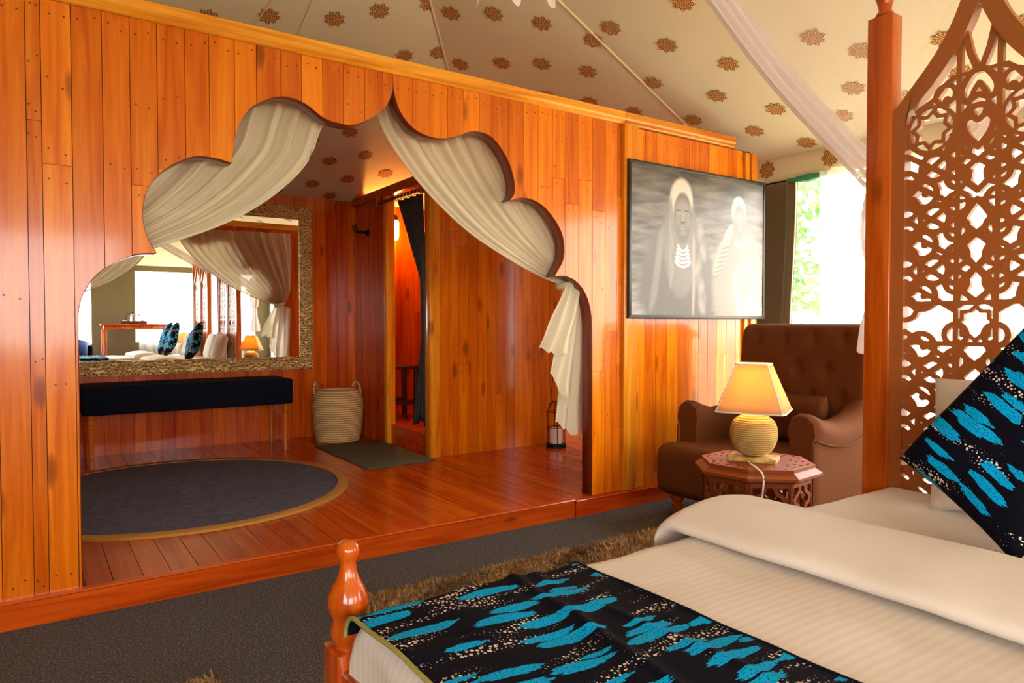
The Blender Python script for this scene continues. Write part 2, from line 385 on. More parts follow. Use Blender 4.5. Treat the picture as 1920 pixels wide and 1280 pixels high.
def area(p): return .5 * sum(p[i - 1][0] * p[i][1] - p[i][0] * p[i - 1][1] for i in range(len(p)))
def fbm(x, y, s=1.0, z=0.0): return mnoise.noise(Vector((x * s, y * s, z))) + .5 * mnoise.noise(Vector((x * s * 2.1, y * s * 2.1, z + 5)))
def implicit_panel(name, fn, u0, u1, v0, v1, step, place, depth, mat, parent):
    """solid where fn(U,V)<0, contour-traced and extruded: place(u,v,d)->xyz"""
    us = np.arange(u0, u1 + step * .5, step); vs = np.arange(v0, v1 + step * .5, step)
    U, Vv = np.meshgrid(us, vs); D = fn(U, Vv); D = np.where(np.abs(D) < 1e-5, 1e-5, D); ins = D < 0
    nx = len(us); V = []; Fc = []; cache = {}
    def gv(i, j):
        k = (i, j)
        if k not in cache: cache[k] = len(V); V.append((us[i], vs[j]))
        return cache[k]
    def ev(i0, j0, i1, j1):
        k = (i0, j0, i1, j1)
        if k not in cache:
            a, b = D[j0, i0], D[j1, i1]; t = a / (a - b); cache[k] = len(V)
            V.append((us[i0] + (us[i1] - us[i0]) * t, vs[j0] + (vs[j1] - vs[j0]) * t))
        return cache[k]
    rim = []
    for j in range(len(vs) - 1):
        for i in range(nx - 1):
            c = ((i, j), (i + 1, j), (i + 1, j + 1), (i, j + 1)); s4 = [ins[q[1], q[0]] for q in c]
            if not any(s4): continue
            if all(s4): Fc.append([gv(*q) for q in c]); continue
            poly = []; kind = []
            for k in range(4):
                a, b = c[k], c[(k + 1) % 4]
                if s4[k]: poly.append(gv(*a)); kind.append(0)
                if s4[k] != s4[(k + 1) % 4]:
                    lo, hi = (a, b) if a < b else (b, a); poly.append(ev(*lo, *hi)); kind.append(1)
            Fc.append(poly)
            for k in range(len(poly)):
                if kind[k] and kind[(k + 1) % len(poly)]: rim.append((poly[k], poly[(k + 1) % len(poly)]))
    n = len(V); VV = [place(u, v, 0) for u, v in V] + [place(u, v, depth) for u, v in V]
    FF = [tuple(f) for f in Fc] + [tuple(i + n for i in reversed(f)) for f in Fc] + [(a, a + n, b + n, b) for a, b in rim]
    return mesh(name, VV, FF, mat, parent)

# ------------------------------------------------------------------ ground, carpet, platform
st = lambda o: tag(o, kind='structure')
g = box('ground', (-40, -40, -.6), (60, 40, -.5), 'grass'); tag(g, kind='structure')
st(box('floor', (XL, YF, -.06), (XR, YP, 0), 'carpet'))
pf = st(box('floor_alcove', (-1.6, YP - .02, -.06), (XR, YB + .05, ZP - .02), 'core'))
x = -1.58; k = 0
while x < 4.5:
    wd = .104 + random.uniform(-.006, .006); ys = [YP - .015, YB]
    if k % 3 != 1: ys.insert(1, random.uniform(3.7, 6.0))
    for a, b in zip(ys[:-1], ys[1:]):
        box('floor_plank', (x + .0014, a + .001, ZP - .022), (x + wd - .0014, b - .001, ZP + random.uniform(-.0008, .0008)), 'plank', pf)
    x += wd; k += 1
def riser(name, x0, x1, zt, yf):
    m = MB().prism([(yf, 0), (yf, zt - .012), (yf - .008, zt - .006), (yf - .004, zt), (YP + .01, zt), (YP + .01, 0)], 'yz', x0, x1)
    return st(m.build(name, 'riser'))
riser('trim_1', -1.6, 2.655, ZP + .002, YP - .022); riser('trim_2', 2.658, 4.36, ZP - .004, YP - .03)
# ------------------------------------------------------------------ partition with the scalloped arch
ZT = 2.385; AP = (1.504, ZT)
Lc = [[(1.504, 2.375), (1.497, 2.288), (1.46, 2.215), (1.397, 2.155), (1.30, 2.103), (1.22, 2.099), (1.15, 2.112), (1.069, 2.16), (1.00, 2.176), (.93, 2.168), (.842, 2.12), (.79, 2.06), (.755, 1.97), (.738, 1.849)],
      [(.738, 1.849), (.662, 1.862), (.577, 1.854), (.474, 1.79), (.412, 1.708), (.389, 1.605), (.402, 1.512), (.437, 1.44)],
      [(.437, 1.44), (.353, 1.428), (.258, 1.375), (.196, 1.305), (.164, 1.22), (.158, 1.12)]]
Rc = [[(1.504, 2.375), (1.512, 2.288), (1.545, 2.205), (1.612, 2.138), (1.70, 2.108), (1.79, 2.11), (1.87, 2.135), (1.95, 2.168), (2.02, 2.176), (2.09, 2.158), (2.155, 2.10), (2.21, 2.02), (2.238, 1.93), (2.235, 1.87), (2.205, 1.83)],
      [(2.205, 1.83), (2.28, 1.853), (2.36, 1.85), (2.437, 1.82), (2.515, 1.755), (2.57, 1.68), (2.592, 1.60), (2.58, 1.515), (2.522, 1.425)],
      [(2.522, 1.425), (2.60, 1.428), (2.68, 1.40), (2.745, 1.34), (2.785, 1.26), (2.805, 1.15), (2.808, 1.0)]]
left = []; right = []
for seg in Lc: left += catmull(seg, 6)
for seg in Rc: right += catmull(seg, 6)
left += [(.158, ZP)]; right += [(2.808, ZP)]
arch = list(reversed(left)) + right[1:]                         # from left foot over the top to right foot
XW0, XW1 = -1.6, 4.32
wall_poly = [(XW0, ZP), (XW0, ZT), (XW1, ZT), (XW1, ZP)] + list(reversed(arch))
wall = st(MB().prism(wall_poly, 'xz', YP + .019, YP + .075).build('wall_back', 'core'))
# back face boards are one sheet of varnished pine seen only in the mirror
V = []; Fc = []
for i, (a, b) in enumerate(arch): V += [(a, YP + .001, b), (a, YP + .092, b)]
for i in range(len(arch) - 1): Fc.append((2 * i, 2 * i + 1, 2 * i + 3, 2 * i + 2))
ln = mesh('arch_edge', V, Fc, 'lining', wall, True, edge_angle=40); tag(ln, 'dark reddish cut edge of the scalloped arch')
md = ln.modifiers.new('thickness', 'SOLIDIFY'); md.thickness = .003; md.offset = 0
nails = MB()
def nail(x, z, y, ax='y'):
    r = .0042; n = 6; pts = [(x + r * math.cos(2 * PI * k / n), z + r * math.sin(2 * PI * k / n)) for k in range(n)]
    V = [(p, y - .0008, q) if ax == 'y' else (y - .0008, p, q) for p, q in pts]; nails.add(V, [tuple(range(n))])
def board_wall(poly, x0, x1, z0, z1, yf, yb, mat, parent, plane='xz', wmean=.1, joints=1.2, nail_on=True, edges=None):
    x = x0
    while x < x1 - .02:
        wd = wmean + random.uniform(-.008, .008)
        if x + wd > x1 - .03: wd = x1 - x
        k = random.choice([0, 1, 1, 2]) if joints else 0; h = z1 - z0
        zs = [z0] + [z0 + h * q for q in {0: [], 1: [random.uniform(.15, .85)], 2: [random.uniform(.15, .42), random.uniform(.58, .85)]}[k]] + [z1]
        for a, b in zip(zs[:-1], zs[1:]):
            r = (x + .0013, x + wd - .0013, a + .0008, b - .0008)
            p = clip(poly, *r) if poly else [(r[0], r[2]), (r[1], r[2]), (r[1], r[3]), (r[0], r[3])]
            if not p or abs(area(p)) < 2e-4: continue
            MB().prism(p, plane, yf + random.uniform(0, .0012), yb).build('board', mat, parent)
            if nail_on:
                for nx in (.25, .75):
                    for nz in (a + .05, b - .05, a + (b - a) * .5):
                        q = (x + wd * nx + random.uniform(-.008, .008), nz + random.uniform(-.02, .02))
                        if not poly or abs(area(clip(poly, q[0] - .01, q[0] + .01, q[1] - .01, q[1] + .01) or [(0, 0)] * 3)) > 3.5e-4: nail(q[0], q[1], yf, 'y' if plane == 'xz' else 'x')
        x += wd
board_wall(wall_poly, XW0, .05, ZP, ZT, YP, YP + .02, 'board', wall)
board_wall(wall_poly, .05, 1.504, ZP, ZT, YP, YP + .02, 'board', wall)
board_wall(wall_poly, 1.504, 3.06, ZP, ZT, YP, YP + .02, 'board', wall)
board_wall(wall_poly, 3.15, XW1 - .1, ZP, ZT - .01, YP, YP + .02, 'board', wall)
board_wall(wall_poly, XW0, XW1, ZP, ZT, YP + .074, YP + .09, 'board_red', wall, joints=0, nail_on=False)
o = nails.build('nail_heads', M['darkwood'], wall); tag(o, kind='stuff'); nails = MB()
box('batten', (3.04, YP - .03, ZP), (3.105, YP + .02, ZT), 'trim_v', wall, .004); box('batten', (3.108, YP - .018, ZP), (3.175, YP + .02, ZT), 'trim_v', wall, .003)
box('end_post', (XW1 - .1, YP - .02, ZP), (XW1 - .05, YP + .09, ZT - .02), 'trim_v', wall, .004); box('end_post', (XW1 - .047, YP - .035, ZP), (XW1 + .02, YP + .09, ZT - .02), 'trim_v', wall, .004)
def captrim(x0, x1):
    MB().prism([(YP + .1, ZT - .004), (YP - .012, ZT - .004), (YP - .02, ZT + .004), (YP - .014, ZT + .012), (YP - .024, ZT + .018), (YP - .03, ZT + .028), (YP - .03, ZT + .064), (YP - .022, ZT + .07), (YP + .1, ZT + .07)], 'yz', x0, x1).build('cap_trim', 'trim', wall)
captrim(XW0, 3.05); captrim(3.053, 4.1)
# ------------------------------------------------------------------ alcove back wall and side, bathroom cubicle
bw = st(box('wall_alcove', (-.62, YB + .016, ZP - .02), (4.25, YB + .05, 2.32), 'core'))
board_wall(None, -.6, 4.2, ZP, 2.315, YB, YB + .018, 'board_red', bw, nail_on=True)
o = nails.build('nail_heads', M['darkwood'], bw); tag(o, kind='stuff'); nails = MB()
box('top_strip', (-.6, YB - .02, 2.315), (4.2, YB + .03, 2.345), 'tent', bw)
lw = st(box('wall_alcove_side', (-.65, YP + .1, ZP - .02), (-.6, YB + .02, 2.5), 'core'))
board_wall(None, YP + .1, YB, ZP, 2.48, -.598, -.58, 'board_red', lw, 'yz', joints=0, nail_on=False)
XC = 2.57; YC = 4.85
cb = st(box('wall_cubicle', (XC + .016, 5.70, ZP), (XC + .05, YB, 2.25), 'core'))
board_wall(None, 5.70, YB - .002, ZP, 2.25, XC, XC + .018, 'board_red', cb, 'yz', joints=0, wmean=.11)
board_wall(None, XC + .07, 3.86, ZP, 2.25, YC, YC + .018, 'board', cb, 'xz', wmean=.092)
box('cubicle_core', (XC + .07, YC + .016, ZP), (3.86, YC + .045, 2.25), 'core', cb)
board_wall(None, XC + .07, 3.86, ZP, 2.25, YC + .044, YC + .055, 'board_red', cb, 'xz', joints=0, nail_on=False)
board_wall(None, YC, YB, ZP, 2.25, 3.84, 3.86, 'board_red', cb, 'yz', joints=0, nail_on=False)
o = nails.build('nail_heads', M['darkwood'], cb); tag(o, kind='stuff'); nails = MB()
box('door_jamb', (XC - .02, 5.635, ZP), (XC + .06, 5.70, 2.25), 'trim_v', cb, .004)
box('corner_post', (XC - .02, YC - .012, ZP), (XC + .07, YC + .075, 2.27), 'trim_v', cb, .004)
box('header_rail', (XC - .03, YC - .02, 2.25), (XC + .06, YB, 2.325), 'board_red', cb, .006)
box('header_rail', (XC + .06, YC - .02, 2.25), (3.86, YC + .06, 2.325), 'board_red', cb, .006)
box('step', (XC + .02, YC + .06, ZP), (3.84, YB - .002, .275), 'riser', cb, .004)
# ------------------------------------------------------------------ tent roof: eight canvas panels that meet at the pole head
A = Vector((1.47, 3.24, 3.56)); Ev = [Vector(p) for p in ((4.1, 6.45, 2.28), (4.62, 3.64, 2.36), (4.62, YF - .05, 2.36), (XL - .05, YF - .05, 2.36), (XL - .05, 3.64, 2.36), (-1.2, 6.45, 2.28))]
ceil = mesh('ceiling', [A] + Ev, [(0, i + 1, (i + 1) % 6 + 1) for i in range(6)], 'tent', None); st(ceil)
bm = bmesh.new(); bm.from_mesh(ceil.data); bmesh.ops.subdivide_edges(bm, edges=bm.edges, cuts=5, use_grid_fill=True); bmesh.ops.recalc_face_normals(bm, faces=bm.faces); bm.to_mesh(ceil.data); bm.free()
for e in Ev[:5] + Ev[5:]:
    d = (e - A); MB().tube([A + d * t + Vector((0, 0, -.004)) for t in (0, .33, .66, 1)], .008, 6).build('seam', 'seam', ceil, True)
for e in [(Ev[0] + Ev[5]) / 2, Ev[0] * .38 + Ev[5] * .62]:
    d = (e - A); MB().tube([A + d * t + Vector((0, 0, -.003)) for t in (0, .5, 1)], .005, 6).build('seam', 'seam', ceil, True)
n = 16; R1, R2 = .075, .053
sv = [(0, 0, 0)] + [((R1 if k % 2 == 0 else R2) * math.cos(2 * PI * k / n), (R1 if k % 2 == 0 else R2) * math.sin(2 * PI * k / n), 0) for k in range(n)]
star0 = bpy.data.meshes.new('star_motif'); star0.from_pydata(sv, [], [(0, k + 1, (k + 1) % n + 1) for k in range(n)]); star0.materials.append(M['star'])
def star(p, nrm, spin, parent):
    o = link(bpy.data.objects.new('star_motif', star0), parent); q = Vector(nrm).to_track_quat('Z', 'Y')
    o.matrix_local = Matrix.Translation(p) @ q.to_matrix().to_4x4() @ Matrix.Rotation(spin, 4, 'Z')
def facet_stars(a, b, obs, la, lb, rngs):
    nrm = (a - A).cross(b - A).normalized()
    if nrm.z > 0: nrm = -nrm
    def inside(x, y):
        p = [(A.x, A.y), (a.x, a.y), (b.x, b.y)]; s = [(p[i][0] - x) * (p[(i + 1) % 3][1] - y) - (p[(i + 1) % 3][0] - x) * (p[i][1] - y) for i in range(3)]
        return all(v > .04 for v in s) or all(v < -.04 for v in s)
    pts = list(obs); o0 = obs[0]
    for i in range(-rngs, rngs):
        for j in range(-rngs, rngs):
            q = (o0[0] + la[0] * i + lb[0] * j, o0[1] + la[1] * i + lb[1] * j)
            if inside(*q) and min(math.hypot(q[0] - p[0], q[1] - p[1]) for p in obs) > .27: pts.append(q)
    for x, y in pts:
        z = A.z - (nrm.x * (x - A.x) + nrm.y * (y - A.y)) / nrm.z
        star(Vector((x, y, z)) + nrm * .004, nrm, random.uniform(-.1, .1), ceil)
facet_stars(Ev[0], Ev[5], [(2.146, 5.431), (1.255, 4.50), (1.639, 4.40), (1.883, 4.254), (2.163, 4.10), (2.204, 4.564), (2.43, 4.46), (2.411, 5.29), (1.88, 5.585), (2.386, 5.692), (2.12, 5.827), (1.863, 5.975), (2.362, 6.048), (2.086, 6.178), (1.806, 6.326), (2.303, 6.33), (2.669, 5.544), (2.666, 5.901)], (.265, -.145), (-.025, .385), 16)
facet_stars(Ev[0], Ev[1], [(2.776, 4.182), (2.30, 4.06), (2.479, 3.827), (2.722, 3.634), (2.602, 4.458), (2.952, 3.94), (3.188, 3.73), (3.186, 4.193), (3.411, 3.973), (3.669, 3.778)], (.22, -.23), (.42, .02), 14)
facet_stars(Ev[1], Ev[2], [(3.588, 2.867), (2.997, 3.29), (3.061, 2.762), (3.313, 2.569), (3.622, 2.321), (3.829, 2.158), (3.281, 3.088), (3.844, 2.657), (4.096, 2.355), (3.514, 3.43), (3.809, 3.138), (4.085, 2.878), (4.312, 2.548), (3.958, 3.468), (4.237, 3.155), (4.488, 2.916), (3.934, 1.769), (4.296, 2.13)], (.29, -.24), (.24, .34), 26)
# ------------------------------------------------------------------ canvas walls
wr = MB().box((XR, YF, -.5), (XR + .03, 6.4, .4)).box((XR, YF, 2.19), (XR + .03, 6.4, 2.215))
for a, b in ((YF, -3.5), (-.35, .25), (3.12, 6.4)): wr.box((XR, a, .4), (XR + .03, b, 2.2))
wr = st(wr.build('wall_right', 'khaki'))
wf = MB().box((XL, YF - .03, -.5), (XR, YF, .4)).box((XL, YF - .03, 2.25), (XR, YF, 2.45)).box((1.85, YF - .03, .4), (4.3, YF, .75))
for a, b in ((XL, -1.3), (1.05, 1.85), (4.3, XR)): wf.box((a, YF - .03, .4), (b, YF, 2.25))
wf = st(wf.build('wall_front', 'khaki'))
wl = MB().box((XL - .03, YF, -.5), (XL, 6.4, .9)).box((XL - .03, YF, 2.1), (XL, 6.4, 2.45))
for a, b in ((YF, -3.4), (-.6, 6.4)): wl.box((XL - .03, a, .9), (XL, b, 2.1))
wl = st(wl.build('wall_left', 'khaki'))
va = grid('valance', lambda u, v: (XR - .012 - .012 * math.sin(v * PI) * (1 + .5 * math.sin(u * 40)), YF + u * (7.9), 2.40 - v * (.205 + .012 * math.sin(u * 33))), 120, 6, 'valance', wr, thick=.003)
for i in range(18):
    y = 3.28 - i * .405 if i else 3.29
    star(Vector((XR - .032, y - (.09 if i else 0), 2.295)), (-1, 0, 0), random.uniform(-.05, .05), wr)
MB().tube([(XR - .03, 3.12, 2.185), (XR - .04, 2.95, 2.18), (XR - .03, 2.80, 2.185)], [.012, .03, .012], 8).build('rolled_flap', 'green_flap', wr, True)
# hem of the window flap, gathered against the khaki strip
grid('flap_edge', lambda u, v: (XR - .02 - .02 * math.sin(u * PI), 3.06 + u * .09 + .02 * math.sin(v * 5), .4 + v * 1.8), 6, 20, 'khaki', wr, thick=.003)
MB().tube([(XR - .035, 3.065 + .02 * math.sin(t * 5), .4 + 1.78 * t) for t in np.linspace(0, 1, 14)], .006, 6).build('flap_cord', 'seam', wr, True)
def window_sheer(y0, y1, x, label, folds, plane='y'):
    def f(u, v):
        d = .035 * math.sin(u * folds * 2 * PI + .6 * math.sin(v * 3)) + .01 * math.sin(u * folds * 5.3)
        return (x + d, y0 + (y1 - y0) * u, 2.2 - v * 2.1) if plane == 'y' else (y0 + (y1 - y0) * u, x + d, 2.25 - v * 2.15)
    o = grid('sheer_curtain', f, folds * 12, 8, 'window_sheer'); return tag(o, label, 'curtain')
window_sheer(2.83, .3, XR - .09, 'white sheer curtain over the window behind the armchair and carved headboard', 16)
window_sheer(-.4, -3.4, XR - .09, 'white sheer curtain over the far side window behind the second bed', 18)
window_sheer(1.9, 4.25, YF + .09, 'white sheer curtain over the bright window behind the tall tea table', 14, 'x')
# trees outside
def tree(x, y, h, r, label, n=2600):
    t = thing('tree', (x, y, -.5), label, 'tree', group='trees outside the side window'); lr = random.Random(int(x * 10 + y))
    MB().tube([(0, 0, 0), (.05, .03, h * .4), (-.05, .1, h * .8)], [.14, .1, .04], 8).build('trunk', 'bark', t, True)
    V = []; Fc = []
    blobs = [(lr.gauss(0, r * .5), lr.gauss(0, r * .5), h * lr.uniform(.3, 1.0), r * lr.uniform(.3, .55)) for _ in range(22)]
    for k in range(n):
        b = lr.choice(blobs); d = Vector((lr.gauss(0, 1), lr.gauss(0, 1), lr.gauss(0, 1))).normalized() * b[3] * lr.uniform(.5, 1)
        c = Vector(b[:3]) + d; a = Vector((lr.gauss(0, 1), lr.gauss(0, 1), lr.gauss(0, 1))).normalized(); e = a.cross(Vector((lr.gauss(0, 1), lr.gauss(0, 1), lr.gauss(0, 1)))).normalized()
        s = lr.uniform(.06, .13); q = len(V); V += [c - a * s, c + e * s * .4, c + a * s, c - e * s * .4]; Fc.append((q, q + 1, q + 2, q + 3))
    o = mesh('foliage', V, Fc, 'leaf', t); tag(o, kind='stuff')
for i, (x, y, h, r) in enumerate([(9.0, 6.6, 4.4, 1.3), (13.5, 11.0, 5.2, 1.6), (9.6, 2.2, 3.2, 1.1), (15, 5.0, 5.0, 1.7), (15, -.5, 4.4, 1.6)]):
    tree(x, y, h, r, 'leafy green tree standing outside beyond the window behind the armchair')

# ------------------------------------------------------------------ alcove furnishings
# mirror
MX0, MX1, MZ0, MZ1, FWD = -.06, 2.137, .738, 2.198, .112
mr = thing('wall_mirror', ((MX0 + MX1) / 2, YB - .03, MZ0), 'large rectangular mirror in an embossed brass frame above the navy bench', 'mirror')
cx = (MX0 + MX1) / 2; hw = (MX1 - MX0) / 2; hh = MZ1 - MZ0
box('mirror_glass', (-hw + .05, -.004, .05), (hw - .05, .012, hh - .05), 'mirror', mr)
def rail(p):
    V = []
    q = [(p[0], -.03), (p[1], -.03), (p[2], -.016), (p[3], -.016)]
    V = [(a[0], d, a[1]) for a, d in q] + [(a[0], .025, a[1]) for a, d in q]
    return mesh('frame_rail', V, [(0, 1, 2, 3), (7, 6, 5, 4), (0, 4, 5, 1), (1, 5, 6, 2), (2, 6, 7, 3), (3, 7, 4, 0)], 'brass', mr, recalc=True)
O4 = [(-hw, 0), (hw, 0), (hw, hh), (-hw, hh)]; I4 = [(-hw + FWD, FWD), (hw - FWD, FWD), (hw - FWD, hh - FWD), (-hw + FWD, hh - FWD)]
for i in range(4): j = (i + 1) % 4; rail((O4[i], O4[j], I4[j], I4[i]))
sm = MB()
def dome(x, z, r, y=-.026):
    V = [(x, y - r * .8, z)]; n = 6
    for k in range(n): V.append((x + r * math.cos(2 * PI * k / n), y, z + r * math.sin(2 * PI * k / n)))
    sm.add(V, [(0, k + 1, (k + 1) % n + 1) for k in range(n)])
for off, r, stp in ((.010, .008, .024), (.04, .0065, .016), (.075, .0065, .016), (.1, .007, .022)):
    y = -.030 + .014 * off / FWD
    for k in range(int(2 * hw / stp)):
        xx = -hw + off + k * stp
        if xx < hw - off:
            if (k // 7) % 2 or off < .02: dome(xx, off, r, y); dome(xx, hh - off, r, y)
    for k in range(int(hh / stp)):
        zz = off + k * stp
        if zz < hh - off and ((k // 7) % 2 or off < .02): dome(-hw + off, zz, r, y); dome(hw - off, zz, r, y)
o = sm.build('embossed_studs', 'stud', mr, True); tag(o, kind='stuff')
# bench
bn = thing('bench', (1.05, 6.08, ZP), 'long bench with a navy fabric cover and turned wooden legs under the mirror', 'bench')
hx, hy = .75, .245
cv = MB().box((-hx, -hy, .38), (hx, hy, .585)).build('cover', 'navy', bn, bevel=.014, segs=3)
legp = [(.016, 0), (.017, .06), (.021, .065), (.018, .07), (.019, .1), (.024, .24), (.026, .27), (.020, .275), (.028, .285), (.028, .297), (.02, .303), (.027, .32), (.029, .34), (.02, .352), (.027, .36), (.02, .368), (.027, .378), (.03, .385), (.03, .42)]
for sx in (-1, 1):
    for sy in (-1, 1): MB().lathe(legp, (sx * (hx - .055), sy * (hy - .04), 0), 18).build('leg', 'benchleg', bn, True)
# laundry basket
bk = thing('laundry_basket', (2.27, 6.07, ZP), 'woven straw laundry basket with two loop handles in the alcove corner', 'basket')
bm_ = MB(); prof = [(.185, 0), (.2, .06), (.215, .2), (.222, .33), (.215, .39), (.195, .43), (.188, .445)]
R = resample(prof, 27)
nn = 44; V = []; Fc = []
for i in range(len(R) - 1):                                     # coiled rows, each bulging
    (r0, z0), (r1, z1) = R[i], R[i + 1]
    for q in range(3):
        t = q / 2; b = .0045 * math.sin(PI * t)
        for k in range(nn):
            a = 2 * PI * k / nn; rr = r0 + (r1 - r0) * t + b + .0018 * math.sin(k * PI + i * PI); V.append((rr * math.cos(a), rr * math.sin(a), z0 + (z1 - z0) * t))
m = len(V) // nn
for i in range(m - 1):
    for k in range(nn): Fc.append((i * nn + k, i * nn + (k + 1) % nn, (i + 1) * nn + (k + 1) % nn, (i + 1) * nn + k))
Fc.append(tuple(range(nn - 1, -1, -1)))
o = mesh('basket_body', V, Fc, 'straw', bk, True); md = o.modifiers.new('thickness', 'SOLIDIFY'); md.thickness = .008
MB().tube([(.19 * math.cos(a), .19 * math.sin(a), .447) for a in np.linspace(0, 2 * PI, 40)[:-1]], .008, 8, True).build('rim', 'straw', bk, True)
for an in (2.6, -1.0):
    c, s_ = math.cos(an), math.sin(an); P = []
    for t in np.linspace(0, PI, 14):
        w_ = .07 * math.cos(t); hgt = .42 + .11 * math.sin(t); P.append((.195 * c - w_ * s_, .195 * s_ + w_ * c, hgt))
    MB().tube(P, .0085, 8).build('handle', 'straw', bk, True)
# mat and round rug
m = MB(); pts = [(-.285, -.56), (.27, -.55), (.28, .55), (-.28, .57)]
o = MB().prism(pts, 'xy', 0, .012).build('door_mat', 'mat', bevel=.003); o.location = (2.262, 5.27, ZP); tag(o, 'dark charcoal green mat before the bathroom doorway', 'mat')
rg = thing('round_rug', (.76, 4.76, ZP), 'round slate blue woven rug with a gold border on the wooden platform', 'rug')
def disc(r0, r1, z0, z1, n=96):
    m = MB(); V = []
    for r, z in ((r0, z0), (r1, z0), (r1, z1 - .002), (r1 - .003, z1), (r0, z1)): V += [(r * math.cos(2 * PI * k / n), r * math.sin(2 * PI * k / n), z) for k in range(n)]
    Fc = [(i * n + k, i * n + (k + 1) % n, ((i + 1) % 5) * n + (k + 1) % n, ((i + 1) % 5) * n + k) for i in range(5) for k in range(n)]
    return m.add(V, Fc)
disc(0.001, .955, .001, .013).build('rug_field', 'rug', rg); disc(.953, 1.02, .001, .016).build('border', 'gold_bind', rg, True)
# lantern with candle
la = thing('candle_lantern', (3.66, 4.68, ZP), 'tall black wire lantern holding a white pillar candle beside the cubicle wall', 'lantern')
MB().lathe([(.085, 0), (.085, .03), (.075, .035)], n=20).build('base', 'black', la, True)
fr = MB()
for k in range(6):
    a = 2 * PI * k / 6; c, s_ = math.cos(a), math.sin(a)
    fr.tube([(.08 * c, .08 * s_, .03), (.08 * c, .08 * s_, .3), (.06 * c, .06 * s_, .36), (.02 * c, .02 * s_, .39)], .0035, 6)
for z in (.17, .3): fr.tube([(.08 * math.cos(a), .08 * math.sin(a), z) for a in np.linspace(0, 2 * PI, 24)[:-1]], .003, 6, True)
fr.build('wire_cage', 'black', la, True)
MB().tube([(-.06, 0, .35), (-.035, 0, .6), (-.01, 0, .9), (.01, 0, .9), (.035, 0, .6), (.06, 0, .35)], .0035, 6).build('handle', 'black', la, True)
MB().lathe([(.052, 0), (.053, .01), (.053, .118), (.048, .125), (.03, .118)], (0, 0, .034), 24).build('candle', 'candle', la, True)
# iron wall hook on the cubicle side
hk = thing('wall_hook', (XC, 6.0, 1.98), 'black iron double hook on the dark boards beside the mirror', 'hook')
hk.location = (XC, 6.08, 1.98)
MB().lathe([(.03, 0), (.03, .006), (.014, .012), (.014, .07), (.01, .075)], n=14).build('stem', 'black', hk, True).rotation_euler = (0, -PI / 2, 0)
for sy in (1, -1): MB().tube([(-.06, 0, 0), (-.1, sy * .02, -.005), (-.125, sy * .03, .02), (-.13, sy * .035, .06)], [.008, .007, .006, .007], 8).build('prong', 'black', hk, True)
# shower-room curtain on its rod
rd = thing('curtain_rod', (XC - .05, 5.3, 2.19), 'dark round wooden curtain rod across the bathroom doorway', 'curtain rod')
MB().tube([(0, -.42, 0), (0, .5, 0)], .016, 12).build('rod', 'darkwood', rd, True)
for y in (-.4, .44): box('bracket', (-.02, y - .02, -.03), (.05, y + .02, .06), 'board_red', rd, .006)
bc = thing('doorway_curtain', (XC - .05, 5.05, 2.19), 'black ribbed curtain drawn aside in the bathroom doorway', 'curtain')
def bcf(u, v):
    w0 = .46 - .40 * v / .36 if v < .36 else (.06 if v < .62 else .06 + .2 * (v - .62) / .38); y = -.135 + u * w0
    return (.02 * math.sin(u * 26) * (.6 + .4 * v) + .01 + .05 * v, y, -.03 - v * (1.80 + .03 * math.sin(u * 9)))
grid('cloth', bcf, 60, 40, 'blackcurtain', bc, thick=.003)
for k in range(7):
    y = -.10 + k * .062; MB().tube([(.022 * math.cos(a), y + .004 * math.sin(k), .022 * math.sin(a) - .006) for a in np.linspace(0, 2 * PI, 18)[:-1]], .0035, 6, True).build('ring', 'ring', bc, True)
# sconce
sc = thing('wall_sconce', (2.90, YB, 2.05), 'glowing glass jar wall lamp on a scrolled bracket inside the bathroom', 'lamp')
box('back_plate', (-.03, -.012, .12), (.03, 0, .30), 'darkwood', sc, .004)
MB().tube([(0, -.01, .26), (0, -.06, .3), (0, -.13, .27), (0, -.15, .2), (0, -.15, .12)], .008, 8).build('scroll_arm', 'black', sc, True)
MB().lathe([(.01, .15), (.035, .14), (.05, .1), (.05, .09)], (0, -.15, 0), 18).build('cap', 'darkwood', sc, True)
MB().lathe([(.045, .09), (.055, .07), (.055, -.06), (.045, -.09), (.04, -.1)], (0, -.15, 0), 22).build('glass_jar', 'jar', sc, True)
MB().lathe([(.008, .07), (.018, .05), (.024, .01), (.018, -.02), (.003, -.035)], (0, -.15, 0), 14).build('bulb', 'bulb', sc, True)
lt = bpy.data.lights.new('sconce_light', 'POINT'); lt.energy = 60; lt.color = (1, .5, .14); lt.shadow_soft_size = .04
lo = link(bpy.data.objects.new('sconce_light', lt), sc); lo.location = (0, -.15, -.01)
# washstand stool inside
sl = thing('bathroom_stool', (2.86, 6.08, .275), 'small dark wooden stool inside the bathroom doorway', 'stool')
box('seat', (-.16, -.16, .45), (.16, .16, .48), 'darkwood', sl, .006)
for a in (-1, 1):
    for b in (-1, 1): box('leg', (a * .13 - .02, b * .13 - .02, 0), (a * .13 + .02, b * .13 + .02, .45), 'darkwood', sl, .004)
for b in (-1, 1): box('stretcher', (-.12, b * .13 - .01, .12), (.12, b * .13 + .01, .16), 'darkwood', sl)

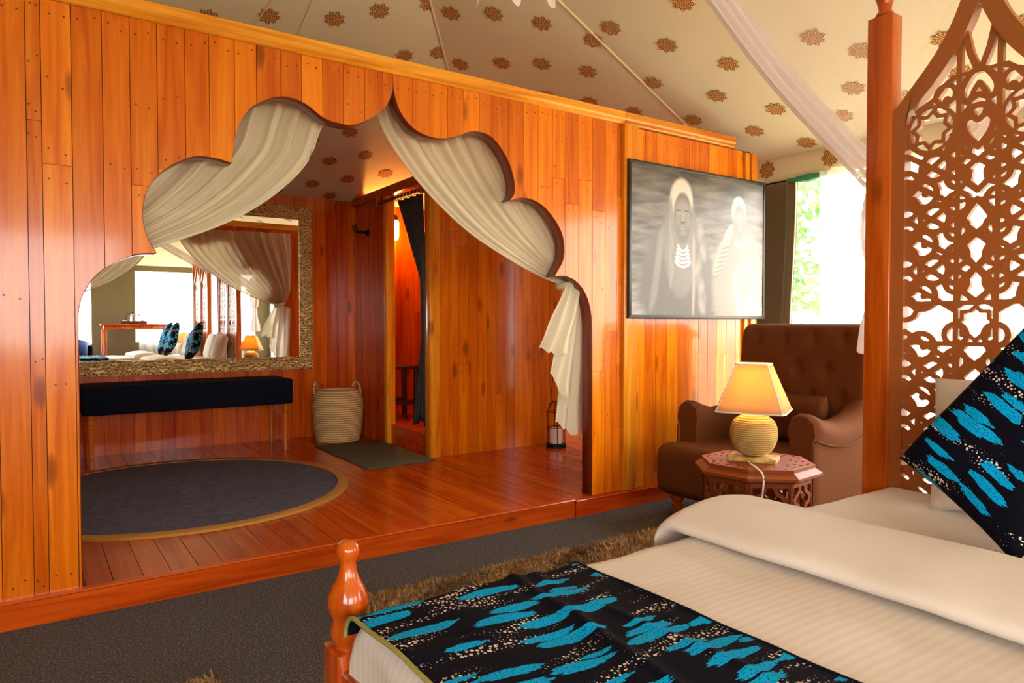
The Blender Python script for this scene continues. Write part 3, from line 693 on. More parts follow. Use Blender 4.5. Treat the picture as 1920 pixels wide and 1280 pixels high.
# ------------------------------------------------------------------ arch curtains
def swag(inner, outer, name, label, folds, ys=3.40):
    t = thing(name, (0, 0, 0), label, 'curtain'); n, m = 150, 60
    I = resample(catmull(inner, 8), m); Oo = resample(catmull(outer, 8), m)
    def f(u, v):
        i = v * (m - 1); k = min(int(i), m - 2); q = i - k; a = I[k] * (1 - q) + I[k + 1] * q; b = Oo[k] * (1 - q) + Oo[k + 1] * q
        p = a + (b - a) * u; amp = .028 * (1 - .62 * v) * min(1, u * 8 + .25)
        ph = 2 * PI * folds * (u ** .85) + 1.3 * math.sin(3 * u + 2 * v)
        return (p[0] + .3 * amp * math.cos(ph), ys + amp * (math.sin(ph) + .4 * math.sin(2.3 * ph + 1)) - .03 * v, p[1])
    grid('drape', f, n, m, 'curtain', t)
    # rolled inner hem
    MB().tube([f(0, v) for v in np.linspace(0, 1, 40)], .006, 6).build('hem', 'curtain', t, True)
    return t
swl = swag([(1.30, 2.33), (1.19, 2.11), (1.118, 1.93), (.955, 1.755), (.757, 1.617), (.545, 1.518), (.386, 1.452), (.16, 1.36), (-.04, 1.2)],
           [(-.03, 2.33), (-.05, 1.9), (-.06, 1.5), (-.07, 1.18)], 'arch_curtain', 'cream muslin curtain swept to the arch side beside the mirror', 11)
swr = swag([(1.47, 2.30), (1.535, 2.13), (1.735, 1.895), (2.01, 1.675), (2.32, 1.515), (2.56, 1.42), (2.70, 1.39)],
           [(2.86, 2.33), (2.87, 1.95), (2.86, 1.6), (2.80, 1.42)], 'arch_curtain', 'cream muslin curtain knotted with hanging tail on the arch side beside the picture', 12)
def tail(pts, y0, y1, name='tail', fold=4, parent=swr, amp=.022):
    """pts: top-left, top-right, hem-left ... hem-right in (x,z)"""
    tl, tr, bl, br = [np.array(p) for p in pts]
    def f(u, v):
        a = tl + (bl - tl) * v; b = tr + (br - tr) * v; p = a + (b - a) * u; s = .25 + .75 * v
        return (p[0] + .008 * math.sin(v * 9 + u * 5) * v, y0 + (y1 - y0) * u + amp * s * math.sin(2 * PI * fold * u + 1.2 * v), p[1] + .012 * math.sin(u * 17) * v)
    grid(name, f, 60, 40, 'curtain', parent)
tail([(2.68, 1.41), (2.77, 1.40), (2.466, 1.0), (2.654, .955)], 3.31, 3.285, fold=2)
tail([(2.70, 1.41), (2.80, 1.37), (2.575, .85), (2.70, .66)], 3.345, 3.33, fold=2, amp=.014)
tail([(2.72, 1.41), (2.86, 1.34), (2.64, .545), (2.83, .43)], 3.375, 3.37, fold=2, amp=.014)
MB().tube([(2.715 + .05 * math.cos(a), 3.365 + .06 * math.sin(a), 1.395 + .02 * math.cos(a)) for a in np.linspace(0, 2 * PI, 20)[:-1]], .022, 8, True).build('knot', 'curtain', swr, True)
tail([(-.1, 1.2), (0.0, 1.2), (-.2, .62), (.08, .58)], 3.37, 3.37, parent=swl)

# ------------------------------------------------------------------ picture
pc = thing('portrait_print', (3.735, YP, 1.18), 'large black framed canvas with two veiled portrait figures beside the window', 'picture')
PW, PH, PD = 1.35, .985, .052
for a, b in (((-PW / 2, -PD, 0), (PW / 2, 0, .022)), ((-PW / 2, -PD, PH - .022), (PW / 2, 0, PH)), ((-PW / 2, -PD, .022), (-PW / 2 + .022, 0, PH - .022)), ((PW / 2 - .022, -PD, .022), (PW / 2, 0, PH - .022))):
    box('frame_bar', a, b, 'gasket', pc, .003)
def paint(U, V_):
    """sepia print with two seated figures; U,V in 0..1, V up"""
    h = np.zeros_like(U); rg_ = np.random.default_rng(3)
    def nz(fx, fy, ph): return np.sin(U * fx + 1.7 * np.sin(V_ * fy + ph)) * np.sin(V_ * fy * 1.3 + 1.1 * np.sin(U * fx * .7 + ph))
    h = .22 + .07 * nz(9, 21, .3) + .05 * nz(17, 43, 1.9) + .03 * nz(41, 77, 2.2); h = h * (1.1 - .5 * np.clip((V_ - .6) / .4, 0, 1)); h = np.where(U > .535, h * .95 + .03, h)
    def ell(cx, cy, rx, ry, val, soft=.12, rot=0.):
        nonlocal h
        c, s = math.cos(rot), math.sin(rot); x = (U - cx) * 1.37; y = V_ - cy; xx = x * c + y * s; yy = -x * s + y * c
        d = np.sqrt((xx / rx) ** 2 + (yy / ry) ** 2); a = np.clip((1 - d) / soft + .5, 0, 1); h = h * (1 - a) + val * a
    def ring(cx, cy, rx, ry, w_, val, top=None):
        nonlocal h
        x = (U - cx) * 1.37; y = V_ - cy; d = np.abs(np.sqrt((x / rx) ** 2 + (y / ry) ** 2) - 1) * min(rx, ry); a = np.clip((w_ - d) / .004 + .5, 0, 1)
        if top is not None: a = a * (y < top)
        h = h * (1 - a) + val * a
    # first figure: long veil, shawl, layered necklace
    ell(.33, .20, .37, .46, .17, .2); ell(.34, .52, .165, .40, .24, .15); ell(.345, .80, .112, .15, .60, .2)
    ell(.355, .66, .075, .16, .16, .2); ell(.355, .70, .088, .155, .19, .18)
    ell(.355, .745, .07, .06, .30, .8); ell(.32, .66, .03, .04, .26, .9); ell(.39, .66, .03, .04, .26, .9)
    ell(.325, .705, .016, .007, .55, .6); ell(.385, .705, .016, .007, .55, .6); ell(.325, .705, .006, .006, .05); ell(.385, .705, .006, .006, .05)
    ell(.325, .727, .026, .005, .08); ell(.385, .727, .026, .005, .08); ell(.357, .678, .011, .04, .34, .8); ell(.357, .648, .02, .008, .08, .5)
    ell(.357, .61, .032, .013, .36, .5); ell(.357, .611, .033, .003, .06); ell(.355, .575, .03, .016, .25, .8)
    for k in range(5): ring(.355, .50 - k * .028, .05 + .006 * k, .05, .0075, .78, top=-.008)
    for k in range(9):
        t = k / 8; ell(.485 + .025 * math.sin(k * 1.1), .58 - t * .52, .028, .06, .36 - .1 * (k % 2), 1.0, .4 * math.sin(k)); ell(.435, .5 - t * .45, .012, .07, .36, .9)
        ell(.20 - .05 * t, .55 - t * .45, .022, .07, .27, 1.0, -.4); ell(.27 + .01 * math.sin(k * 2), .75 - t * .5, .012, .06, .31, 1.0)
    # second figure: head wrap, hand at chin, robe with light trim
    ell(.80, .22, .30, .44, .30, .2); ell(.79, .77, .082, .115, .62, .15); ell(.795, .70, .066, .125, .26, .15); ell(.79, .735, .05, .04, .34, .5)
    ell(.775, .705, .013, .006, .6, .6); ell(.815, .705, .013, .006, .6, .6); ell(.775, .705, .005, .005, .08); ell(.815, .705, .005, .005, .08)
    ell(.797, .675, .009, .026, .4, .6); ell(.797, .638, .024, .009, .42, .4); ell(.797, .638, .024, .002, .1)
    ell(.70, .58, .035, .10, .5, .3, -.5); ell(.655, .44, .06, .17, .38, .25, -.45)
    for k in range(7): ell(.69 - k * .012, .50 - k * .035, .055, .006, .24, .5, .25)
    ring(.80, .56, .05, .045, .013, .8, top=-.004)
    for k in range(6): ring(.84 + .02 * k, .25 - .03 * k, .12 + .02 * k, .16, .004, .5)
    ell(.9, .1, .06, .05, .44, .5)
    h = np.clip(h + rg_.normal(0, .012, h.shape), .02, .95)
    return np.stack([h * 1.06 + .012, h * .95 + .004, h * .84, np.ones_like(h)], -1)
nu, nv = 300, 220
U, V_ = np.meshgrid(np.linspace(0, 1, nu), np.linspace(0, 1, nv)); colr = paint(U, V_) ** 1.0
wv = .0016 * np.sin(U * 5 + 3 * np.sin(V_ * 4)) + .0012 * np.sin(V_ * 9 + U * 7)
VV = np.stack([(U - .5) * (PW - .044), -PD + .006 + wv, .022 + V_ * (PH - .044)], -1).reshape(-1, 3)
FF = [(j * nu + i, j * nu + i + 1, (j + 1) * nu + i + 1, (j + 1) * nu + i) for j in range(nv - 1) for i in range(nu - 1)]
def canvas_print():
    t = NT('satin_sepia_print'); a = t.n('VertexColor', dict(layer_name='print')); lin = t.n('Gamma', Color=a.outputs[0], Gamma=1.3)
    t.set(Base_Color=lin.outputs[0], Roughness=.34, Specular_IOR_Level=.22, Coat_Weight=.2, Coat_Roughness=.3, Coat_IOR=1.5); return t.m
o = mesh('print', VV, FF, canvas_print(), pc, True)
ca = o.data.color_attributes.new('print', 'FLOAT_COLOR', 'POINT'); ca.data.foreach_set('color', colr.reshape(-1).astype(np.float32))

# ------------------------------------------------------------------ armchair
def adopt(t):
    for ch in t.children: ch.location = -t.location
def recentre(o):
    me = o.data; n = len(me.vertices); c = np.zeros(n * 3, np.float32); me.vertices.foreach_get('co', c); c = c.reshape(-1, 3)
    b = Vector(((c[:, 0].min() + c[:, 0].max()) / 2, (c[:, 1].min() + c[:, 1].max()) / 2, c[:, 2].min())); me.transform(Matrix.Translation(-b)); o.location = b; return o
ac = thing('armchair', (3.6, 2.54, 0), 'brown velvet armchair with rolled arms and buttoned back in the window corner', 'armchair')
AY0, AY1 = 2.07, 3.01
def arm(yi, yo, name):
    """yi inner side, yo outer side; rolled top, wavy top line"""
    s = 1 if yo > yi else -1; xs = np.linspace(3.30, 3.98, 26); V = []; nn_ = 22
    for i, x in enumerate(xs):
        t = (x - 3.30) / .68; zt = .70 - .07 * math.sin(min(1, t / .75) * PI) * (1 if t < .75 else 0) + (.13 * ((t - .6) / .4) ** 2 if t > .6 else 0)
        e = .03 * max(0, 1 - t / .06) ** 2; w_ = abs(yo - yi); r = w_ * .5
        prof = [(0, .13), (0, .3), (0, zt - r * 1.25)]
        for a in np.linspace(PI, -.25 * PI, 12): prof.append((r + (r + .012) * math.cos(a), zt - r + (r - .0) * math.sin(a)))
        prof += [(w_ - .012, zt - r * 1.75), (w_ - .012, .4), (w_ - .012, .13)]
        prof = resample(prof, nn_)
        for (q, z) in prof: V.append((x, yi + s * (q + (r - q) * e * 6), z - e * (z > .3)))
    Fc = [(i * nn_ + k, i * nn_ + k + 1, (i + 1) * nn_ + k + 1, (i + 1) * nn_ + k) for i in range(len(xs) - 1) for k in range(nn_ - 1)]
    Fc += [tuple(range(nn_)), tuple((len(xs) - 1) * nn_ + k for k in range(nn_ - 1, -1, -1))]
    o = mesh(name, V, Fc, 'brown_velvet', ac, True, recalc=True, edge_angle=50)
    P = [(V[i * nn_ + 14][0], V[i * nn_ + 14][1] + s * .004, V[i * nn_ + 14][2]) for i in range(1, len(xs))]
    P = [(3.298, P[0][1], .15), (3.296, P[0][1], .4), (3.297, P[0][1], P[0][2] - .02)] + P
    MB().tube(P, .0055, 6).build('piping', 'brown_velvet', o, True)
arm(2.84, AY1, 'arm'); arm(2.24, AY0, 'arm')
box('seat_frame', (3.12, AY0 + .04, .12), (4.0, AY1 - .04, .30), 'brown_velvet', ac, .03, 4)
def cushion(name, x0, x1, y0, y1, z0, z1, parent, mat='brown_velvet', p=6, n=26, crown=.03):
    V = []; Fc = []
    for sgn in (1, -1):
        for j in range(n):
            for i in range(n):
                u = math.sin(PI / 2 * (-1 + 2 * i / (n - 1))); v = math.sin(PI / 2 * (-1 + 2 * j / (n - 1))); e = (max(0, 1 - abs(u) ** p) * max(0, 1 - abs(v) ** p)) ** .5
                zz = (z0 + z1) / 2 + sgn * ((z1 - z0) / 2 * e + crown * (1 - u * u) * (1 - v * v) * (sgn > 0)); V.append(((x0 + x1) / 2 + u * (x1 - x0) / 2, (y0 + y1) / 2 + v * (y1 - y0) / 2, zz))
    for s_ in range(2):
        b = s_ * n * n
        for j in range(n - 1):
            for i in range(n - 1): q = [b + j * n + i, b + j * n + i + 1, b + (j + 1) * n + i + 1, b + (j + 1) * n + i]; Fc.append(q if s_ == 0 else q[::-1])
    o = mesh(name, V, Fc, mat, parent, True); bm = bmesh.new(); bm.from_mesh(o.data); bmesh.ops.remove_doubles(bm, verts=bm.verts, dist=1e-4); bm.to_mesh(o.data); bm.free(); return o
box('seat_cushion', (3.06, AY0 + .03, .14), (3.88, AY1 - .03, .44), 'brown_velvet', ac, .07, 6)
def backf(u, v):
    # u across (y), v: 0 front bottom -> front top -> over -> back bottom
    y = AY0 + .02 + u * (AY1 - AY0 - .04); e = min(u, 1 - u); rnd = .05 * max(0, 1 - e / .07) ** 2
    P_ = BP; i = v * (len(P_) - 1); k = min(int(i), len(P_) - 2); q = i - k; x, z = P_[k] * (1 - q) + P_[k + 1] * q
    if v < .5:
        for by in (.18, .39, .61, .82):
            for bz, off in ((1.06, 0), (.88, .105), (.72, 0)):
                d2 = ((u - by - off) * .9) ** 2 + (z - bz) ** 2; x += .03 * math.exp(-d2 / .0011) - .006 * math.exp(-d2 / .02)
    return (x + (rnd if v < .5 else -rnd), y, z - rnd * 1.2 * (z > .9))
BP = resample(catmull([(3.80, .32), (3.82, .6), (3.85, .95), (3.855, 1.06), (3.875, 1.125), (3.93, 1.15), (3.995, 1.13), (4.02, 1.06), (4.03, .8), (4.03, .14)], 8), 60)
grid('backrest', backf, 90, 70, 'brown_velvet', ac)
for by in (.18, .39, .61, .82):
    for bz, off in ((1.06, 0), (.88, .105), (.72, 0)):
        if by + off < .95: MB().lathe([(.001, .008), (.009, .005), (.012, 0)], n=10).build('button', 'brown_velvet', ac, True)
        o = list(ac.children)[-1]; o.data.transform(Matrix.Translation((3.868 if bz > 1 else 3.855, AY0 + .02 + (by + off) * .9, bz)) @ Matrix.Rotation(-PI / 2, 4, 'Y'))
for x, y in ((3.2, AY0 + .1), (3.22, AY1 - .085), (3.92, AY0 + .1), (3.92, AY1 - .1)):
    MB().lathe([(.024, 0), (.028, .03), (.036, .05), (.036, .06), (.024, .07), (.04, .09), (.042, .11), (.03, .125)], (x, y, 0), 18).build('leg', 'turned', ac, True)
adopt(ac)
def pillow(name, w_, h_, d_, mat, n=30, pinch=.06):
    V = []; Fc = []; uv = []
    for sgn in (1, -1):
        for j in range(n):
            for i in range(n):
                u = -1 + 2 * i / (n - 1); v = -1 + 2 * j / (n - 1); r = math.sqrt(max(0, (1 - u ** 4) * (1 - v ** 4)))
                k = 1 - pinch * (1 - abs(u) ** 2) * abs(v) ** 3; k2 = 1 - pinch * (1 - abs(v) ** 2) * abs(u) ** 3
                V.append((u * w_ / 2 * k2, sgn * d_ / 2 * (r ** .75) + .006 * fbm(u, v, 2.2, sgn), v * h_ / 2 * k)); uv.append((u * w_ / 2 + 3.1 + sgn, v * h_ / 2 + 1.7))
    for s_ in range(2):
        b = s_ * n * n
        for j in range(n - 1):
            for i in range(n - 1): q = [b + j * n + i, b + j * n + i + 1, b + (j + 1) * n + i + 1, b + (j + 1) * n + i]; Fc.append(q[::-1] if s_ == 0 else q)
    return mesh(name, V, Fc, mat, None, True, uv)
pl = pillow('lumbar_cushion', .42, .30, .13, 'brown_velvet'); pl.rotation_euler = (math.radians(-16), 0, PI / 2); pl.location = (3.735, 2.47, .595); tag(pl, 'brown velvet lumbar cushion resting against the armchair back', 'cushion')

# ------------------------------------------------------------------ octagonal carved table
TC = (2.72, 2.0); TZ = .53; TR = .268
def octagon(r, ph=0.0): return [(r * math.cos(ph + PI / 8 + k * PI / 4), r * math.sin(ph + PI / 8 + k * PI / 4)) for k in range(8)]
tb = thing('side_table', (*TC, 0), 'octagonal side table of pierced red-brown wood beside the armchair', 'table', .11)
def seg(U, V_, a, b):
    px, py = U - a[0], V_ - a[1]; dx, dy = b[0] - a[0], b[1] - a[1]; t = np.clip((px * dx + py * dy) / (dx * dx + dy * dy + 1e-12), 0, 1); return np.hypot(px - dx * t, py - dy * t)
def pline(U, V_, P, closed=False):
    d = np.full(U.shape, 9.); n = len(P)
    for i in range(n if closed else n - 1): d = np.minimum(d, seg(U, V_, P[i], P[(i + 1) % n]))
    return d
def ringd(U, V_, c, r): return np.abs(np.hypot(U - c[0], V_ - c[1]) - r)
def starpts(c, r, rot=0.0, inner=.76): return [(c[0] + (r if k % 2 == 0 else r * inner) * math.cos(rot + k * PI / 8), c[1] + (r if k % 2 == 0 else r * inner) * math.sin(rot + k * PI / 8)) for k in range(16)]
SW = 2 * TR * .88 * math.tan(PI / 8)                                # width of one side panel
def side_fn(U, V_):
    d = np.full(U.shape, 9.); hwid = SW / 2
    d = np.minimum(d, np.abs(np.abs(U) - hwid + .008) - .014); d = np.minimum(d, .47 - V_ - .0 + .0); d = np.minimum(d, V_ - .03)
    d = np.where(V_ > .452, -1, d)
    A_ = np.abs(U)
    for cz in (.385, .225, .085):
        ogee = [(.0, cz - .035), (.022, cz - .055), (.03, cz - .02), (.055, cz - .012), (.063, cz + .015), (.045, cz + .03), (.028, cz + .042), (.02, cz + .07)]
        d = np.minimum(d, pline(A_, V_, [tuple(p) for p in catmull(ogee, 4)]) - .0085)
        d = np.minimum(d, pline(A_, V_, [(.03, cz - .02), (.028, cz - .07), (.06, cz - .085), (.1, cz - .06)]) - .008)
        d = np.minimum(d, pline(A_, V_, [(.06, cz + .01), (.1, cz + .02)]) - .006)
        d = np.minimum(d, seg(A_, V_, (0, cz - .04), (0, cz - .085)) - .012)
    return np.minimum(d, np.maximum(A_ - .2, np.abs(V_ - .305) - .006))
R0 = TR * .88
pan0 = implicit_panel('carved_side', side_fn, -SW / 2, SW / 2, 0, .47, .0026, lambda u, v, dd: (u, -R0 * math.cos(PI / 8) * 1.0 + dd, v), .014, 'table', tb)
for k in range(1, 8):
    o = link(bpy.data.objects.new('carved_side', pan0.data), tb); o.rotation_euler[2] = k * PI / 4
for z0, z1, r0, r1 in ((.47, .485, TR * .93, TR * .99), (.485, .497, TR * 1.035, TR * 1.035), (.497, .508, TR * 1.035, TR * .97), (.508, .5165, TR * .97, TR * .92)):
    a, b = octagon(r0), octagon(r1); V = [(x, y, z0) for x, y in a] + [(x, y, z1) for x, y in b]
    mesh('edge_moulding', V, [(i, (i + 1) % 8, (i + 1) % 8 + 8, i + 8) for i in range(8)] + [tuple(range(7, -1, -1)), tuple(range(8, 16))], 'table', tb)
def top_fn(U, V_):
    a = np.arctan2(V_, U); r = np.hypot(U, V_); k = np.round(a / (PI / 4)) * PI / 4; q = r * np.cos(a - k); s_ = np.abs(r * np.sin(a - k))
    d = q - TR * .92 * math.cos(PI / 8)
    for c, rr in (((.195, .028), .011), ((.165, .03), .009), ((.205, .068), .010), ((.15, .0), .009)): d = np.maximum(d, rr - np.hypot((q - c[0]) * 1.3, s_ - c[1]))
    return d
implicit_panel('table_top', top_fn, -TR, TR, -TR, TR, .003, lambda u, v, dd: (u, v, TZ - .0135 + dd), .0135, 'table', tb)
# lamp
def make_lamp(loc, rz, label):
    t = thing('table_lamp', loc, label, 'lamp', rz, 'rope table lamps')
    box('base_block', (-.065, -.105, 0), (.065, .105, .022), 'paleblock', t, .003)
    prof = [(.045, .027), (.075, .045), (.094, .075), (.103, .115), (.1, .155), (.084, .185), (.055, .205), (.03, .212)]
    R = resample(catmull(prof, 8), 80); P = [(r + .0016 * math.sin(i * PI * .667), z) for i, (r, z) in enumerate(R)]
    MB().lathe(P, n=40).build('rope_body', 'jute', t, True, angle=80)
    MB().lathe([(.009, .21), (.009, .26), (.014, .262), (.014, .29)], n=12).build('neck', 'gold_bind', t, True)
    b, tp, z0, z1 = .15, .07, .228, .438
    def sq(r, z, n=9):
        P = []
        for k in range(4):
            for q in np.linspace(-1, 1, n)[:-1]:
                x, y = r, r * q
                c = .93 if abs(q) == 1 else 1; a = k * PI / 2; P.append(((x * math.cos(a) - y * math.sin(a)) * c, (x * math.sin(a) + y * math.cos(a)) * c, z))
        return P
    rows = [sq(b + (tp - b) * s_, z0 + (z1 - z0) * s_) for s_ in np.linspace(0, 1, 7)]; m_ = len(rows[0])
    Fc = [(i * m_ + k, i * m_ + (k + 1) % m_, (i + 1) * m_ + (k + 1) % m_, (i + 1) * m_ + k) for i in range(6) for k in range(m_)]
    sh = mesh('lamp_shade', sum(rows, []), Fc, 'shade', t, True, edge_angle=30); md = sh.modifiers.new('thickness', 'SOLIDIFY'); md.thickness = .0015
    for r, z in ((b, z0), (tp, z1)): MB().tube(sq(r, z), .0035, 6, True).build('trim_band', 'linen', sh, True)
    for k in range(4): MB().tube([rows[0][k * 8], rows[-1][k * 8]], .003, 6).build('corner_trim', 'linen', sh, True)
    MB().lathe([(.01, .29), (.026, .33), (.026, .35), (.012, .375), (.002, .38)], n=14).build('bulb', 'bulb', t, True)
    l = bpy.data.lights.new('lamp_light', 'POINT'); l.energy = 6.5; l.color = (1, .62, .25); l.shadow_soft_size = .035
    link(bpy.data.objects.new('lamp_light', l), t).location = (0, 0, .335); return t
lm = make_lamp((2.697, 2.0, TZ), .48, 'lit rope-wound ball lamp with cream shade on the table beside the armchair')
cb_ = MB().tube(catmull([(2.62, 1.965, .54), (2.58, 1.93, .541), (2.53, 1.86, .538), (2.492, 1.80, .52), (2.475, 1.79, .45), (2.45, 1.80, .3), (2.42, 1.80, .1), (2.40, 1.82, .035)], 6), .0035, 8).build('lamp_cord', 'whiteplastic', None, True)
recentre(cb_); tag(cb_, 'white lamp cord hanging down the front of the octagonal table', 'cord')

# ------------------------------------------------------------------ beds
bed = thing('bed', (1.6, .755, 0), 'wooden bed with pierced arch headboard and turned foot post near the armchair', 'bed', group='twin carved beds')
FY, NY = 1.407, .103; HX = 2.655
fp = [(.001, .697), (.012, .694), (.021, .686), (.0255, .672), (.021, .658), (.0165, .650), (.017, .645), (.0185, .63), (.025, .612), (.032, .60), (.040, .582), (.0435, .565), (.0435, .562), (.042, .555), (.040, .548), (.034, .535), (.033, .529), (.0365, .515), (.038, .50), (.034, .485), (.029, .478), (.029, .470)]
for y in (FY, NY):
    MB().lathe(fp[::-1], (.546, y, 0), 32).build('foot_post', 'turned', bed, True, angle=50)
    box('post_block', (.506, y - .042, 0), (.586, y + .042, .472), 'turned', bed, .004)
hp = [(.03, 2.292), (.034, 2.297), (.03, 2.306), (.022, 2.316), (.026, 2.34), (.036, 2.37), (.036, 2.39), (.024, 2.42), (.016, 2.44), (.022, 2.455), (.022, 2.47), (.01, 2.485)]
MY = (FY + NY) / 2
for y, zt in ((FY, 2.29), (NY, 2.29), (MY, 2.29)):
    box('head_post', (HX - .035, y - .047, 0), (HX + .035, y + .047, zt), 'bedpost', bed, .004)
    MB().lathe(hp, (HX, y, zt - 2.29), 20).build('finial', 'turned', bed, True, angle=50)
for y in (FY, NY): box('side_rail', (.57, y - .02, .2), (HX, y + .02, .42), 'turned', bed, .006)
box('foot_rail', (.515, NY, .16), (.56, FY, .44), 'turned', bed, .01)
box('slat_base', (.57, NY, .26), (HX - .03, FY, .285), 'darkwood', bed)
PWH = (FY - MY) / 2 - .047; HIN = PWH - .046                          # half widths: outer frame, inner opening
osc = PWH / .276
outer = catmull([(PWH, 1.922), (.205 * osc, 2.004), (.138 * osc, 2.086), (.086 * osc, 2.172), (.05 * osc, 2.262), (.022 * osc, 2.36), (0, 2.44)], 6)
inner = catmull([(HIN, 1.899), (.16 * osc, 1.966), (.101 * osc, 2.036), (.058 * osc, 2.10), (.024 * osc, 2.17), (0, 2.23)], 6)
oa, ia = np.array(outer), np.array(inner)
zin = lambda A_: np.interp(A_, ia[::-1, 0], ia[::-1, 1]); zou = lambda A_: np.interp(A_, oa[::-1, 0], oa[::-1, 1])
def lattice_fn(U, V_):
    A_ = np.abs(U); d = np.full(U.shape, 9.); s_ = HIN / .232
    hb = lambda z, w_=.008: np.abs(V_ - z) - w_
    d = np.minimum(d, np.abs(A_ - .0615 * s_) - .0085)
    for z in (1.221, 1.079, .62): d = np.minimum(d, hb(z))
    d = np.minimum(d, hb(1.57, .006))
    for c in ((0, 1.150), (0, .70)):                                    # framed eight-pointed stars of the middle column
        d = np.minimum(d, pline(A_, V_, starpts(c, .058, PI / 8 * 0, .77), True) - .0065)
        d = np.minimum(d, pline(A_, V_, [(.03, c[1] + .07), (.058, c[1] + .055), (.066, c[1]), (.058, c[1] - .055), (.03, c[1] - .07)]) - .005)
    # upper star in a ring
    c = (.150 * s_, 1.835); d = np.minimum(d, pline(A_, V_, starpts(c, .064, .1, .74), True) - .0065); d = np.minimum(d, ringd(A_, V_, c, .078) - .006)
    # twining strands of the middle column
    for z0, z1 in ((.78, 1.075), (1.225, 1.57)):
        zz = np.linspace(z0, z1, 46); ph = (zz - z0) / .115 * PI
        for sg in (1, -1): d = np.minimum(d, pline(U, V_, list(zip(sg * .046 * np.abs(np.sin(ph)) ** 1.0 * np.sign(np.sin(ph)), zz))) - .0102)
        for sg in (1, -1): d = np.minimum(d, pline(U, V_, list(zip(sg * .056 * np.cos(ph * .5), zz))) - .0088)
    # scrolled heart and ogees above
    d = np.minimum(d, pline(A_, V_, catmull([(.0, 1.745), (.035, 1.79), (.045, 1.83), (.025, 1.85), (0, 1.835)], 6)) - .0102)
    d = np.minimum(d, pline(A_, V_, catmull([(.0, 1.70), (.05, 1.745), (.066, 1.81), (.04, 1.87), (.004, 1.885)], 6)) - .0102)
    d = np.minimum(d, pline(A_, V_, catmull([(0, 1.60), (.03, 1.63), (.045, 1.665), (.012, 1.70)], 6)) - .0102)
    d = np.minimum(d, pline(A_, V_, catmull([(.0, 1.92), (.04, 1.905), (.055, 1.94), (.03, 1.99), (0, 2.01)], 6)) - .0102)
    d = np.minimum(d, pline(A_, V_, catmull([(0, 1.96), (.018, 1.93), (.03, 1.89), (.02, 1.86)], 6)) - .0088)
    d = np.minimum(d, pline(A_, V_, [(.008, 2.01), (.03, 2.07), (.045, 2.14)]) - .0102); d = np.minimum(d, np.maximum(hb(2.0, .006), A_ - .09))
    d = np.minimum(d, ringd(A_, V_, (.105, 1.945), .032) - .008); d = np.minimum(d, np.hypot(A_ - .1, V_ - 1.925) - .014)
    d = np.minimum(d, pline(A_, V_, catmull([(.06, 2.0), (.10, 1.985), (.14, 1.94), (.20, 1.91)], 6)) - .008)
    d = np.minimum(d, pline(A_, V_, catmull([(.06, 1.755), (.11, 1.745), (.17, 1.75), (.235, 1.80)], 6)) - .008)
    # side columns: overlapped rings, diagonals and curls
    for k in range(15):
        cz = 1.70 - k * .0905
        if abs(cz - 1.150) < .03: continue
        cx_ = .147 * s_
        d = np.minimum(d, ringd(A_, V_, (cx_ + (.028 if k % 2 else -.012), cz), .047) - .0105)
        d = np.minimum(d, ringd(A_, V_, (HIN, cz - .045), .04) - .0095); d = np.minimum(d, ringd(A_, V_, (.0615 * s_, cz + .045), .036) - .0095)
        d = np.minimum(d, pline(A_, V_, [(.07 * s_, cz - .05), (cx_, cz + .0), (HIN, cz + .055)]) - .0095)
        if k % 2 == 0: d = np.minimum(d, pline(A_, V_, [(.07 * s_, cz + .055), (cx_ + .02, cz - .015), (HIN, cz - .06)]) - .0095)
        else: d = np.minimum(d, np.hypot(A_ - cx_ - .02, V_ - cz) - .012)
    # clip to the ogee opening
    return np.maximum(d, np.maximum(A_ - HIN - .004, V_ - zin(np.minimum(A_, HIN)) - .004))
def headboard_panel(yc):
    pn = implicit_panel('lattice', lattice_fn, -HIN - .008, HIN + .008, .44, 2.26, .0029, lambda u, v, dd: (HX - .012 + dd, yc + u, v), .022, 'carved', bed)
    ou = [(yc + a, z) for a, z in outer] + [(yc - a, z) for a, z in reversed(outer[:-1])]
    iu = [(yc + a, z) for a, z in inner] + [(yc - a, z) for a, z in reversed(inner[:-1])]
    ou = [(yc + PWH, .42)] + ou + [(yc - PWH, .42)]; iu = [(yc + HIN, .46)] + iu + [(yc - HIN, .46)]
    ou, iu = resample(ou, 160), resample(iu, 160)
    n = 160; V = []
    for x in (HX - .026, HX + .02):
        V += [(x, a, b) for a, b in ou] + [(x, a, b) for a, b in iu]
    Fc = []
    for i in range(n - 1): Fc += [(i, i + 1, n + i + 1, n + i), (2 * n + i, 3 * n + i, 3 * n + i + 1, 2 * n + i + 1), (i, 2 * n + i, 2 * n + i + 1, i + 1), (n + i, n + i + 1, 3 * n + i + 1, 3 * n + i)]
    mesh('panel_frame', V, Fc, 'carved', bed, True, recalc=True, edge_angle=40)
    box('bottom_rail', (HX - .026, yc - PWH, .38), (HX + .02, yc + PWH, .46), 'carved', bed, .003)
headboard_panel((FY + MY) / 2); headboard_panel((NY + MY) / 2)
adopt(bed)
def edgepath(s, L, r, d0=True, d1=True):
    def one(s): 
        if s < 0: return (0 + .0, r - s)
        if s < r * PI / 2: a = s / r; return (r * (1 - math.cos(a)), r * (1 - math.sin(a)))
        return (r + s - r * PI / 2, 0)
    Lf = L - 2 * r + PI * r if (d0 and d1) else L - r + r * PI / 2
    if d0 and (s < Lf / 2 or not d1): return one(s)
    if d1:
        p, dn = one(Lf - s); return (L - p, dn)
    return (s, 0)
